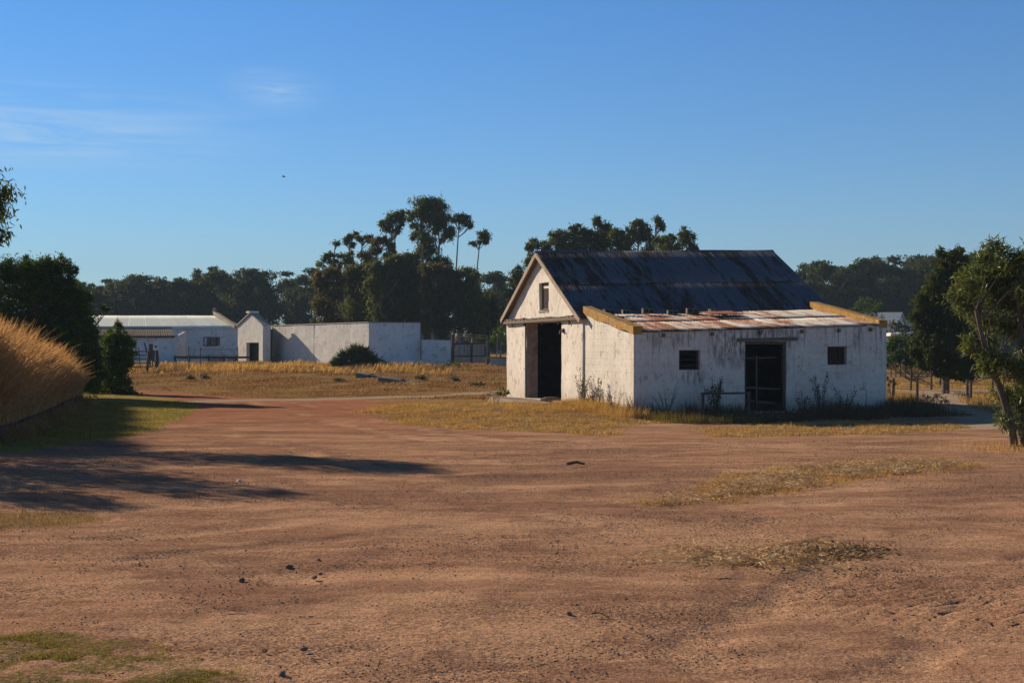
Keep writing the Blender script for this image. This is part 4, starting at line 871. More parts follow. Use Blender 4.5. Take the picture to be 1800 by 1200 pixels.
# ------------------------------------------------------------------ tall gum grove in the middle
def sats(cls, rs, k=2, f=.5, up=0):
    out = list(cls)
    for c in cls:
        rx = c[2]; rz = c[3] if len(c) > 3 else c[2]
        for _ in range(k):
            a = rs.uniform(0, 6.28); q = rs.uniform(.28, f); out.append((c[0] + math.cos(a) * rx * 1.05, c[1] + math.sin(a) * rz * 1.05 - up * rz, rx * q, rz * q))
    return out
def grove(Y, groups, dens, leaf, mat='leaf_gum', gname='tall gum grove behind the yard wall'):
    for bpx, tpx, tpy, label, cls, tr, mt in groups:
        Yt = Y + random.uniform(-5, 5); b = (at(bpx, 600, Yt)[0], Yt, hz1(at(bpx, 600, Yt)[0], Yt)); tt = at(tpx, tpy, Yt)
        tree('gum_tree', label, 'tree', b, tt, [C3(c[0] + (c[2] * .25 if c[1] < 440 else 0), c[1], Yt, c[2] * 1.12, (c[3] if len(c) > 3 else c[2]) * 1.12, j=c[2] * .05) for c in sats(cls, random.Random(int(bpx)))], maxn=1600, lk=.011, rmin=.06, spread=1.45, leaf=(leaf[0] * 1.3, leaf[1] * .8), dens=dens, mat=mt or mat, tr=((.17, .06) if tr[0] < .2 else tr), twig=3, droop=.9, hollow=.30, group=gname)
G1 = [
 (741, 741, 400, 'tallest gum in the middle grove, with a thick rounded top crown', [(738, 354, 15, 10), (752, 361, 17, 12), (768, 360, 13, 12), (737, 374, 15, 12), (757, 380, 17, 13), (776, 378, 12, 14), (719, 378, 8, 7), (736, 408, 12, 13), (744, 425, 16, 13), (756, 438, 13, 10), (738, 445, 11, 9), (761, 402, 8, 10), (726, 412, 6, 5), (729, 396, 5, 4)], (.32, .14), None),
 (778, 772, 430, 'gum with hanging crown right of the tallest tree', [(782, 404, 12, 11), (786, 414, 9, 8), (778, 389, 9, 10), (768, 392, 7, 8), (771, 462, 15, 11), (785, 470, 10, 9), (762, 455, 9, 8)], (.24, .10), None),
 (795, 806, 405, 'slender bare-stemmed gum with one small tuft on top', [(806, 381, 10, 7), (815, 385, 10, 7), (822, 392, 6, 5), (800, 383, 5, 4)], (.16, .07), None),
 (828, 843, 430, 'slender leaning gum at the right edge of the grove', [(846, 411, 9, 6), (855, 414, 7, 8), (849, 421, 7, 4), (834, 425, 6, 3)], (.15, .06), None),
 (690, 694, 420, 'gum left of the tallest tree with two high tufts', [(691, 376, 13, 8), (698, 386, 9, 9), (685, 388, 6, 7), (694, 402, 8, 7), (677, 398, 9, 8), (670, 392, 5, 4), (704, 372, 5, 4)], (.22, .08), None),
 (655, 662, 440, 'gum with reddish hanging foliage left of the high tufts', [(660, 422, 9, 7), (657, 436, 9, 8), (681, 423, 8, 7), (686, 436, 8, 8), (673, 420, 6, 5), (648, 448, 12, 8), (690, 450, 12, 8)], (.22, .09), 'leaf_gum_brown'),
 (630, 636, 430, 'thin gum with flat small tufts near the left end of the grove', [(640, 415, 9, 4), (649, 418, 5, 4), (633, 418, 4, 3), (636, 445, 6, 5), (651, 456, 9, 7)], (.15, .06), None),
 (612, 614, 430, 'thin gum with a flat feathery top, left part of the grove', [(612, 416, 6, 4), (621, 412, 7, 4), (607, 421, 4, 4), (617, 428, 5, 3), (614, 450, 8, 9), (620, 460, 8, 6)], (.15, .06), None),
 (585, 588, 440, 'thin open gum at the left end of the grove', [(589, 425, 5, 2.5), (580, 444, 8, 4), (571, 452, 7, 4), (596, 448, 6, 4), (586, 462, 9, 5), (566, 462, 6, 4), (600, 466, 8, 6)], (.14, .05), None),
]
grove(150, G1, 165, (.34, .13))
def fillc(px0, px1, py0, py1, n, r0, r1, seed=0):
    rs = random.Random(seed); return [(rs.uniform(px0, px1), rs.uniform(py0, py1), rs.uniform(r0, r1)) for _ in range(n)]
G2 = [
 (574, 572, 520, 'brownish leafless-looking tree at the grove edge behind the yard wall', [(562, 482, 12), (580, 478, 10), (596, 486, 11), (570, 505, 14), (590, 512, 15), (560, 530, 14), (580, 545, 16), (565, 570, 14), (592, 565, 15)], (.22, .08), 'leaf_gum_brown'),
 (622, 622, 500, 'dark bushy gum low in the grove, left of centre', [(625, 472, 13, 9), (640, 468, 13, 9), (612, 482, 12), (634, 490, 15), (650, 482, 14), (615, 505, 16), (640, 515, 18), (620, 540, 18), (645, 550, 18), (615, 572, 16), (640, 580, 15)], (.26, .1), None),
 (668, 668, 500, 'dark gum with a full crown in the middle of the grove', [(662, 468, 14, 9), (680, 462, 16, 10), (696, 458, 14, 9), (670, 485, 16), (690, 480, 16), (660, 505, 17), (685, 510, 19), (665, 540, 19), (690, 548, 19), (675, 575, 17)], (.28, .1), None),
 (650, 652, 530, 'lighter green spreading tree in front of the grove', [(640, 512, 13, 10), (655, 505, 14, 10), (632, 528, 12), (650, 532, 15), (668, 538, 13), (640, 552, 15), (660, 560, 16), (630, 570, 14), (650, 580, 16)], (.25, .1), 'leaf_green'),
 (716, 716, 500, 'dark full gum below the tallest crown', [(705, 455, 13, 9), (722, 452, 12, 9), (710, 478, 16), (732, 472, 15), (715, 500, 18), (738, 498, 16), (712, 530, 19), (735, 535, 18), (715, 562, 18), (738, 570, 18)], (.3, .12), None),
 (762, 762, 500, 'dark gum with pale stems right of the grove centre', [(752, 468, 14, 10), (772, 472, 14, 10), (790, 478, 12, 9), (758, 495, 16), (780, 500, 17), (760, 525, 18), (785, 530, 17), (758, 560, 18), (782, 570, 18)], (.26, .1), 'leaf_gum_brown'),
 (806, 806, 510, 'broad dark gum at the right end of the grove', [(800, 482, 12, 9), (818, 480, 13, 10), (832, 486, 10, 8), (805, 505, 15), (828, 508, 15), (810, 532, 17), (835, 538, 15), (812, 565, 18), (840, 568, 16)], (.26, .1), None),
 (858, 858, 530, 'rounded green tree between the grove and the barn', [(850, 522, 12), (862, 530, 12), (846, 542, 13), (866, 548, 12), (852, 565, 15), (872, 575, 12), (850, 590, 14)], (.22, .09), 'leaf_dark'),
]
grove(142, G2, 150, (.36, .15))
G3 = [
 (935, 936, 460, 'gum poking above the left slope of the barn roof', [(934, 425, 8, 5), (942, 430, 8, 7), (930, 434, 4, 4), (932, 452, 9, 7), (926, 462, 6), (938, 470, 10), (924, 492, 10), (920, 515, 11), (912, 540, 12)], (.2, .08), None),
 (905, 907, 500, 'dark gum at the left corner of the barn', [(914, 474, 9, 6), (905, 482, 8, 6), (900, 492, 8, 6), (912, 492, 9), (898, 512, 10), (908, 518, 11), (896, 540, 11), (890, 560, 10)], (.2, .08), None),
 (985, 985, 440, 'round-headed gum above the left end of the barn ridge', [(984, 407, 10, 6), (976, 414, 10, 7), (990, 416, 10, 8), (966, 424, 9, 7), (960, 432, 9, 7), (976, 432, 12), (992, 436, 12), (965, 452, 12), (990, 458, 14)], (.22, .09), None),
 (1016, 1016, 440, 'full dark gum behind the barn ridge left of centre', [(1013, 396, 8, 5), (1008, 404, 9, 7), (1020, 408, 11, 7), (1032, 406, 9, 6), (1010, 420, 12), (1030, 422, 13), (1015, 440, 14), (1038, 442, 14), (1020, 460, 14)], (.22, .09), None),
 (1052, 1048, 420, 'gum with a wind-bent tip behind the barn ridge', [(1045, 383, 6, 4), (1052, 389, 7, 5), (1060, 396, 6, 4), (1068, 396, 7, 6), (1066, 406, 7, 6), (1052, 410, 11, 8), (1062, 420, 13), (1046, 428, 13), (1060, 440, 14)], (.2, .08), None),
 (1090, 1090, 440, 'lower rounded gum behind the middle of the barn ridge', [(1084, 408, 9, 6), (1094, 413, 9, 7), (1078, 420, 10), (1096, 426, 12), (1082, 438, 13), (1104, 442, 12)], (.2, .08), None),
 (1124, 1122, 430, 'tall dense gum right of the middle of the barn ridge', [(1114, 392, 8, 5), (1124, 391, 10, 6), (1110, 402, 9, 7), (1124, 404, 12, 9), (1134, 412, 10), (1112, 414, 8), (1142, 420, 9, 9), (1138, 434, 9), (1106, 420, 6)], (.22, .09), None),
 (1140, 1152, 400, 'thin leaning gum with a small flying tuft', [(1153, 385, 5, 4), (1159, 391, 6, 4), (1164, 396, 4, 4)], (.12, .05), None),
 (1172, 1172, 440, 'low wide gum behind the right half of the ridge', [(1162, 420, 9, 7), (1176, 420, 9, 7), (1158, 431, 10), (1172, 434, 13), (1186, 430, 9), (1184, 442, 10)], (.2, .08), None),
 (1192, 1200, 420, 'rightmost gum behind the barn with an egg-shaped head', [(1202, 406, 8, 6), (1206, 414, 10, 8), (1208, 425, 8, 7), (1200, 420, 7, 6), (1216, 432, 6, 5), (1210, 440, 7, 5), (1220, 440, 3, 4)], (.18, .07), None),
]
grove(136, G3, 175, (.32, .13), gname='gum trees rising behind the barn roof')
def bush(name, label, cat, Y, cls, mat, leaf, dens, group=None, spread=1., tr=(.15, .06), base=None, twig=1, droop=.2, maxn=900, hollow=.35, bark='bark', jy=.15, up=.35, minn=60):
    xs = [c[0] for c in cls]; cls = sats(cls, random.Random(int(Y)), 2, .55, .15) if len(cls) > 12 else cls; bx = base if base else (sum(xs) / len(xs)); b = at(bx, 600, Y); z = hz1(b[0], Y); zt = max(at(c[0], c[1], Y)[2] for c in cls)
    return tree(name, label, cat, (b[0], Y, z), (b[0], Y, z + (zt - z) * up), [C3(c[0], c[1], Y, c[2], c[3] if len(c) > 3 else None, j=Y / FPX * c[2] * jy * 8) for c in cls], leaf=leaf, dens=dens, mat=mat, bark=bark, tr=tr, twig=twig, droop=droop, group=group, maxn=maxn, hollow=hollow, minn=minn, spread=spread)
bush('shrub', 'bright green shrubs in the gap left of the barn gable', 'shrub', 125, [(878, 575, 12), (890, 580, 12), (868, 590, 12), (885, 598, 12)], 'leaf_green', (.3, .12), 60)
bush('round_tree', 'small round green tree peeking over the yellow parapet', 'tree', 150, [(1520, 530, 14, 9), (1505, 538, 12, 9), (1535, 540, 13, 9), (1498, 550, 11), (1520, 550, 16), (1542, 554, 11), (1515, 572, 16)], 'leaf_green', (.28, .12), 70)
bush('garden_tree', 'rounded tree in front of the far houses right of the barn', 'tree', 120, [(1578, 568, 15, 10), (1592, 574, 14, 9), (1572, 582, 16), (1600, 585, 16), (1614, 578, 12)], 'leaf_dark', (.26, .12), 70)
bush('hedge', 'dense green hedge right of the barn corner', 'hedge', 88, [(1568, 604, 12), (1582, 600, 13), (1600, 606, 14), (1572, 622, 14), (1592, 624, 15), (1610, 620, 14), (1560, 632, 10), (1630, 625, 15), (1650, 628, 14), (1570, 638, 12, 8), (1590, 640, 13, 8), (1612, 640, 14, 8), (1635, 642, 14, 8), (1655, 645, 12, 8)], 'leaf_green', (.2, .09), 260)
bush('brown_thicket', 'brownish dry thicket at the foot of the green hedge', 'shrub', 82, [(1568, 645, 10, 6), (1585, 648, 12, 6), (1605, 650, 12, 6), (1740, 655, 14, 7), (1765, 652, 14, 8)], 'weed_dry', (.2, .05), 120)
big = [(1675, 447, 16, 12), (1660, 460, 16), (1690, 458, 16), (1648, 478, 15), (1672, 485, 20), (1702, 482, 18), (1640, 502, 17), (1668, 512, 22), (1700, 515, 20), (1624, 520, 13), (1618, 540, 15), (1642, 545, 19), (1680, 550, 24), (1712, 548, 18), (1610, 562, 12), (1626, 575, 17), (1655, 585, 23), (1692, 588, 24), (1722, 580, 16), (1612, 598, 15), (1632, 612, 19), (1662, 622, 22), (1695, 622, 22), (1724, 612, 18), (1610, 625, 10), (1628, 640, 12), (1655, 648, 15), (1690, 648, 17), (1718, 642, 14), (1640, 625, 18), (1675, 600, 24), (1705, 600, 20), (1645, 600, 20), (1670, 655, 12, 8), (1700, 658, 12, 8), (1680, 570, 22), (1738, 600, 16), (1740, 640, 16)]
bush('evergreen_tree', 'big dark spreading tree behind the fence right of the barn', 'tree', 70, big, 'leaf_dark', (.22, .08), 800, tr=(.22, .12), base=1662, twig=2, droop=.7, maxn=1500, bark='bark', up=.7)
bush('saltbush', 'low dark rounded bush in the dry grass right of the barn', 'bush', 56, [(1630, 696, 12, 5), (1648, 698, 14, 6), (1664, 704, 13, 6), (1674, 712, 8, 5)], 'leaf_dark', (.10, .035), 420, twig=0, tr=(.04, .02))
bush('saltbush', 'second smaller dark bush behind, near the fence posts', 'bush', 64, [(1684, 692, 9, 3.5), (1696, 693, 9, 4)], 'leaf_dark', (.10, .035), 420, twig=0, tr=(.04, .02))
bush('corner_bush', 'scraggly shrub at the right corner of the barn', 'bush', 53, [(1562, 668, 5, 6), (1570, 676, 8, 6), (1566, 690, 9, 7)], 'leaf_weed', (.09, .03), 260, twig=1, tr=(.03, .015))
# left dark bushes behind the golden grass
lb = [(-60, 480, 40), (-20, 500, 34), (8, 476, 18), (30, 480, 20), (48, 478, 18), (76, 466, 17, 13), (98, 474, 16), (112, 466, 12), (124, 474, 10), (85, 492, 22), (60, 500, 24), (30, 510, 26), (112, 500, 18), (132, 512, 16), (100, 525, 25), (65, 535, 28), (30, 545, 28), (0, 550, 30), (140, 535, 17), (152, 522, 10), (150, 560, 18), (120, 560, 24), (165, 580, 12), (90, 580, 26), (150, 595, 22), (120, 610, 26), (160, 620, 17), (150, 645, 24), (170, 655, 18), (160, 675, 20), (130, 665, 20), (185, 545, 6, 4), (60, 600, 26), (20, 600, 28), (80, 555, 26), (95, 600, 28), (40, 570, 28), (75, 625, 28), (110, 640, 26), (140, 600, 20), (115, 585, 22), (20, 640, 28)]
bush('wattle_tree', 'big dark green bushy tree behind the golden grass', 'tree', 61, lb, 'leaf_green', (.17, .05), 1300, tr=(.16, .07), base=60, twig=1, droop=.1, spread=1.5, maxn=1800, bark='bark', up=.6)
sb = [(208, 572, 6, 8), (206, 588, 11, 9), (192, 600, 13), (218, 596, 12, 9), (228, 606, 10), (200, 615, 17), (222, 622, 14), (185, 630, 16), (208, 640, 18), (224, 642, 10), (190, 658, 18), (210, 664, 16), (180, 678, 18), (205, 682, 16), (225, 690, 12, 6), (240, 694, 8, 4)]
bush('wattle_bush', 'smaller dark bush with a pointed tip beside the farm gate', 'bush', 66, sb, 'leaf_green', (.16, .05), 1300, tr=(.08, .04), base=200, twig=1, droop=0, spread=1.3, maxn=1500, bark='bark', up=.6)
bush('gate_weed', 'green weedy bush at the foot of the gate post', 'bush', 89, [(256, 655, 9, 7), (268, 658, 9, 7), (262, 664, 12, 5), (280, 660, 7, 5)], 'leaf_green', (.12, .04), 260, twig=0, tr=(.04, .02))
# off-frame trees on the left whose edge and long shadows are in the picture
def sidetree(label, x, y, cls, mat='leaf_gum', leaf=(.17, .04), dens=900):
    y -= 2.2; cls = [(a + (.42 if b > 34 else -.2), b - 2.2, q[0] - (.38 if b > 34 else 0), q[1] * 1.15, q[2] * 1.1, q[3] * 1.2) for a, b, *q in cls]; z = hz1(x, y); tree('bluegum_tree', label, 'tree', (x, y, z), (x - .2, y, max(c[2] for c in cls) * .8), cls, leaf=leaf, dens=dens, mat=mat, bark='bark', tr=(.22, .1), twig=3, droop=.9, maxn=1500, group='trees standing beyond the left edge')
sidetree('tree hanging in from the upper left edge of the picture', -14.8, 35.0, [(-13.1, 35, 6.1, .5, .8, .5), (-13.35, 35.2, 5.7, .6, .9, .5), (-13.6, 35, 6.5, .5, .7, .35), (-13.0, 35, 5.15, .4, .5, .22), (-14.2, 35.1, 5.3, .8, .9, .5), (-14.5, 35.3, 6.2, .8, .9, .5), (-15.4, 35, 5.6, 1.0, 1, .6), (-14.9, 35, 4.2, .9, .9, .6), (-14.6, 35, 3.2, .6, .9, .5), (-15.8, 35.6, 3.6, .8, .8, .6)])
sidetree('tree just outside the left edge, middle of the row', -14.6, 30.6, [(-14.3, 30.4, 5.7, .8, .8, .5), (-14.8, 30.8, 5.0, 1, 1, .6), (-13.9, 30.2, 4.3, 1.0, 1, .6), (-15.2, 31.2, 3.8, 1, 1, .6), (-14.2, 30.4, 3.0, 1, 1, .6), (-13.6, 31.6, 3.6, .8, .9, .5)])
sidetree('tree outside the left edge, nearest of the row', -14.4, 27.8, [(-14.3, 27.8, 4.7, .7, .7, .45), (-14.7, 28.1, 4.1, 1, 1, .6), (-13.9, 27.6, 3.4, 1.0, 1, .6), (-14.4, 27.8, 2.6, .9, .9, .5), (-12.9, 28.8, 3.0, .8, .8, .5)])

# ------------------------------------------------------------------ right foreground tree with long leaves
Yo = 28.0
oc = [(1745, 432, 16, 8), (1762, 440, 14, 9), (1730, 455, 18, 10), (1715, 478, 22, 12), (1700, 498, 22, 13), (1690, 522, 20, 12), (1712, 538, 20, 12), (1735, 500, 24, 16), (1765, 470, 24, 16), (1795, 455, 24, 14), (1785, 495, 28, 18), (1750, 530, 26, 16), (1790, 535, 26, 18), (1735, 565, 22, 12), (1770, 572, 26, 14), (1800, 580, 26, 18), (1706, 596, 10, 8), (1702, 612, 9, 8), (1740, 622, 15, 10), (1734, 642, 14, 12), (1765, 640, 22, 16), (1796, 650, 24, 20), (1770, 690, 20, 16), (1800, 700, 20, 20), (1770, 735, 14, 14), (1796, 750, 14, 16), (1830, 520, 30, 26), (1835, 620, 30, 26), (1830, 450, 26, 16), (1830, 700, 24, 22)]
ob_ = ground_at(1786, 788)
olea = tree('willow_tree', 'multi-stemmed tree with long narrow leaves at the right edge', 'tree', ob_, at(1716, 545, Yo), [C3(c[0], c[1], Yo + (.4 if c[1] < 600 else .1), c[2] * 1.05, (c[3] if len(c) > 3 else c[2]) * 1.2, j=.5) for c in oc], leaf=(.16, .028), dens=2300, spread=1.7, lk=.006, mat='leaf_olean', bark='bark', tr=(.09, .045), trunk_pts=[at(1778, 750, Yo), at(1764, 700, Yo), at(1748, 655, Yo), at(1731, 610, Yo)], twig=1, droop=.25, maxn=1500, hollow=.3)
v, f = tube_arrays([at(1802, 785, Yo + .2), at(1794, 700, Yo + .2), at(1796, 600, Yo + .2), at(1788, 500, Yo)], [.09, .08, .06, .04], 8); mesh('second_stem', v - np.array(olea.location), f, M['bark'], olea, smooth=True)
X, Y_ = samp(600, 8.6, 13, 26.6, 29.4, lambda X, Y: np.exp(-((X - 10.6) / 1.2) ** 2 - ((Y - 28) / .8) ** 2)); blades('weed_patch', X, Y_, RNG.uniform(.05, .26, len(X)), .012, 'grass_dry', 'dull green weeds round the foot of the long-leaved tree', seg=3)

# ------------------------------------------------------------------ spiky shrub before the yard wall
Yy = 97.; yb = at(628, 640, Yy); yz = hz1(yb[0], Yy); yr = empty('yucca_shrub', (yb[0], Yy, yz), 'wide spiky dark green shrub against the yard wall', 'shrub')
VV = []; FF = []; n0 = 0; SV = []; SF = []; s0 = 0
for k in range(30):
    a = RNG.uniform(0, 2 * np.pi); r = np.sqrt(RNG.uniform(0, 1)); c = np.array([r * math.cos(a) * 1.35 - .1, r * math.sin(a) * 1.0, .15 + (1 - r ** 2) * 1.0 + RNG.uniform(-.15, .15)])
    n = 60; D = RNG.normal(size=(n, 3)); D[:, 2] = np.abs(D[:, 2]) * 1.0 + .05; D /= np.linalg.norm(D, axis=1)[:, None]; D += np.array([c[0] * .25, c[1] * .2, .05])
    v, f = leaf_quads(np.repeat(c[None], n, 0), .72, .075, rng=RNG, D=D, jl=.25); VV.append(v); FF.append(f + n0); n0 += len(v)
    v, f = tube_arrays([(c[0] * .6, c[1] * .6, -.2), tuple(c)], [.08, .06], 5); SV.append(v); SF.append(f + s0); s0 += len(v)
P = clump_points((.9, -.2, .35), (1.2, .7, .4), 900); P2 = clump_points((-.9, -.2, .3), (.9, .6, .35), 500); v, f = leaf_quads(np.concatenate([P, P2]), .22, .07, 0.0); VV.append(v); FF.append(f + n0)
mesh('stem', np.concatenate(SV), np.concatenate(SF), M['bark'], yr); mesh('leaves', np.concatenate(VV), np.concatenate(FF), M['leaf_yucca'], yr)

# ------------------------------------------------------------------ golden grass on its bank with the low stone wall
BK = np.array([(-11.8, 31.0), (-12.4, 33.5), (-13.6, 38), (-15.2, 45), (-16.6, 51), (-17.4, 55), (-18.6, 56.5)])
def bank_x(Y): return np.interp(Y, BK[:, 1], BK[:, 0])
ys = np.linspace(29, 57, 60); us = np.linspace(0, 1, 14); V = []; F = []
for i, y in enumerate(ys):
    for j, u in enumerate(us):
        x = float(bank_x(y)) - .12 - 9 * u; e = float(sstep(28.9, 30.5, y) * sstep(57, 54.5, y)); V.append((x, y, hz1(x, y) - .2 + e * (.2 + .42 + .25 * math.sin(u * 2.2) + .08 * float(vn(x, y, 44)))))
F = [(i * 14 + j + 1, i * 14 + j, (i + 1) * 14 + j, (i + 1) * 14 + j + 1) for i in range(59) for j in range(13)]
tag(mesh('earth_bank', V, F, M['stonewall'], smooth=True), kind='structure')
v = []; f = []
ww = MB()
for i in range(len(BK) - 1):
    a, b = BK[i], BK[i + 1]; L = np.linalg.norm(b - a); n = int(L / .38)
    for k in range(n):
        for lvl in range(2):
            q = a + (b - a) * (k + (.5 if lvl % 2 else 0)) / n; dd = (b - a) / L; z = hz1(*q) - .05 + lvl * .2; s = random.uniform(.11, .23)
            p0 = q - dd * s; p1 = q + dd * s; ww.beam((p0[0] + random.uniform(-.04, .04), p0[1], z + .1), (p1[0] + random.uniform(-.04, .04), p1[1], z + .1 + random.uniform(-.06, .06)), random.uniform(.20, .42), random.uniform(.12, .24))
o = ww.build('stones', M['stonewall'], bevel=.03); c = BK[2]; r = empty('stone_wall', (c[0], c[1], hz1(*c)), 'low dark reddish stone wall holding the bank of golden grass', 'wall'); child_abs(o, r)
def bank_h(X, Y): return .42 + .25 * np.sin(np.clip((bank_x(Y) - .12 - X) / 9, 0, 1) * 2.2)
X, Y_ = samp(78000, -24, -11, 29.5, 56, lambda X, Y: (X < bank_x(Y) + .12) * np.exp(-np.clip(bank_x(Y) - X - 2.5, 0, None) / 1.2) * (.35 + .65 * (vn(X * 1.3, Y * 1.3, 5) > .35)))
Hh = (2.45 * np.interp(Y_, [29, 38, 46, 52, 56], [1.0, .98, .86, .74, .5]) * (.62 + .66 * fbm(X * .8, Y_ * .8, 61, 3)) * RNG.uniform(.5, 1.15, len(X))) * np.interp(bank_x(Y_) - X, [0, .5, 1.5], [.55, .85, 1])
blades('golden_grass', X, Y_, Hh, .018, 'grass_gold', 'tall dense golden dry grass on the bank at the left', lean=.32, seg=4, zoff=bank_h(X, Y_) - .05, bend=.8, head=1.6, dirbias=(.16, -.04))
X, Y_ = samp(3600, -24, -11, 29.5, 56, lambda X, Y: (X < bank_x(Y) + .15) * np.exp(-np.clip(bank_x(Y) - X - 1.5, 0, None) / 1.0) * (vn(X * 2.1, Y * 2.1, 15) > .4))
Hh = 2.45 * np.interp(Y_, [29, 38, 46, 52, 56], [1.0, .98, .86, .74, .5]) * (.70 + .5 * fbm(X * .5, Y_ * .5, 61, 3)) * RNG.uniform(.4, 1.3, len(X)) * np.interp(bank_x(Y_) - X, [0, .5, 1.5], [.5, .85, 1])
blades('golden_grass', X, Y_, Hh, .020, 'seed', 'pale bent seed stalks standing out of the golden grass bank', lean=.3, seg=4, zoff=bank_h(X, Y_) - .05, bend=.9, head=2.0, dirbias=(.12, -.05))
u = RNG.uniform(0, 1, 6500); Y_ = 31 + 25 * u; X = bank_x(Y_) + .16 + np.abs(RNG.normal(size=len(u))) * .22
blades('wall_weeds', X, Y_, RNG.uniform(.08, .42, len(X)), .016, 'grass_brown', 'dry weeds along the foot of the dark stone wall', lean=.4, seg=3)
# ------------------------------------------------------------------ grasses
def zmask(k):
    def f(X, Y): z = zones(X, Y); return z[k]
    return f
X, Y_ = samp(60000, -16, 14, 31, 54, lambda X, Y: zones(X, Y)['dry'] * (1 - zones(X, Y)['field']) * (.06 + .94 * (fbm(X * 2.2, Y * 1.6, 8, 3) > .46)))
blades('dry_grass', X, Y_, RNG.uniform(.03, .12, len(X)) * (.35 + 1.5 * vn(X * 1.7, Y_ * 1.7, 9) ** 1.5), .018, 'grass_dry', 'short trampled dry grass before the barn', lean=.7)
X, Y_ = samp(16000, 1, 13.5, 15, 26, lambda X, Y: zones(X, Y)['straw'] * (.15 + .85 * (fbm(X * 1.6, Y * 1.6, 57, 3) > .47)))
blades('dry_grass', X, Y_, RNG.uniform(.02, .075, len(X)), .010, 'grass_dry', 'sparse golden stubble in the straw strip on the yard', lean=.8)
X, Y_ = samp(2600, -9, -3, 14.5, 19, lambda X, Y: zones(X, Y)['dry'] ** 2)
blades('dry_grass', X, Y_, RNG.uniform(.015, .06, len(X)), .008, 'grass_brown', 'small dry grass patch at the left edge', lean=.8)
X, Y_ = samp(34000, -20, -5, 25, 58, lambda X, Y: zones(X, Y)['lawn'] * (.4 + .6 * vn(X, Y * .6, 14)))
blades('lawn_grass', X, Y_, RNG.uniform(.03, .09, len(X)), .016, 'grass_green', 'short yellow-green lawn beside the red road', lean=.6)
X, Y_ = samp(42000, -5, 0.5, 6.6, 10.5, lambda X, Y: zones(X, Y)['green'] ** 2 * (vn(X * 5, Y * 5, 18) > .35), 2)
blades('green_grass', X, Y_, RNG.uniform(.008, .035, len(X)), .005, 'grass_green', 'thin green grass patch in the bottom left corner', lean=.9)
def fd(X, Y):
    z = zones(X, Y); return z['field'] * (.35 + .65 * (fbm(X * .35, Y * .35, 21, 3) > .42)) * (X < 8)
X, Y_ = samp(95000, -48, 8, 60, 106, fd, 2)
hh = np.interp(Y_, [60, 70, 85, 100], [.06, .09, .18, .26]) * (.2 + 1.4 * sstep(.3, .7, fbm(X * .3, Y_ * .3, 23, 3))) * .85 * RNG.uniform(.5, 1.2, len(X))
blades('dry_grass', X, Y_, hh, .035, 'grass_brown', 'brown and straw-coloured field grass before the white walls', lean=.35, seg=3, head=1.2, dirbias=(.15, 0))
X, Y_ = samp(7000, -32, -4, 86, 104, lambda X, Y: fd(X, Y) * (vn(X * .4, Y * .4, 29) > .5))
blades('tall_grass', X, Y_, RNG.uniform(.15, .5, len(X)) * (.4 + vn(X * .5, Y_ * .5, 77)), .03, 'grass_dry', 'taller pale grass standing against the far walls', lean=.25, seg=3, head=1.5, dirbias=(.25, 0))
X, Y_ = samp(42000, 11, 44, 46, 92, lambda X, Y: zones(X, Y)['field'] * (.3 + .7 * (fbm(X * .4, Y * .4, 33, 3) > .45)), 2)
blades('dry_grass', X, Y_, RNG.uniform(.10, .36, len(X)) * (.5 + fbm(X * .3, Y_ * .3, 35, 2)), .025, 'grass_dry', 'golden dry field grass right of the barn', lean=.4, seg=3)
# weeds along the barn foot
def barn_pts(n, x0, x1, y0, y1, f=None):
    x = RNG.uniform(x0, x1, n); y = RNG.uniform(y0, y1, n)
    if f is not None: k = RNG.uniform(0, 1, n) < f(x, y); x, y = x[k], y[k]
    return BX + x * math.cos(TH) - y * math.sin(TH), BY + x * math.sin(TH) + y * math.cos(TH), x, y
X, Y_, lx, ly = barn_pts(15000, -.6, 11.5, -3.2, .0, lambda x, y: (.35 + .65 * (vn(x * 1.3, y * 1.3, 41) > .45)) * np.where((x > 4.0) & (x < 6.1) & (y > -1.6), .25, 1))
blades('weeds', X, Y_, RNG.uniform(.12, .50, len(X)) * np.interp(ly, [-3.2, -1.5, 0], [.45, .9, 1.2]) * (.5 + vn(lx * .9, ly, 43)), .018, 'weed_dry', 'dark weeds growing in the shade along the barn wall', lean=.4, seg=3)
X, Y_, lx, ly = barn_pts(5000, -1.4, .0, -1.5, 5.2); blades('weeds', X, Y_, RNG.uniform(.08, .42, len(X)) * np.interp(lx, [-1.4, 0], [.5, 1.1]), .016, 'grass_dry', 'dry sunlit weeds at the foot of the lit end wall', lean=.4, seg=3)
X, Y_, lx, ly = barn_pts(1500, -.4, 3.2, -3.3, -.6); blades('weeds', X, Y_, RNG.uniform(.1, .3, len(X)), .018, 'grass_green', 'greener weeds at the near corner of the barn', lean=.4, seg=3)
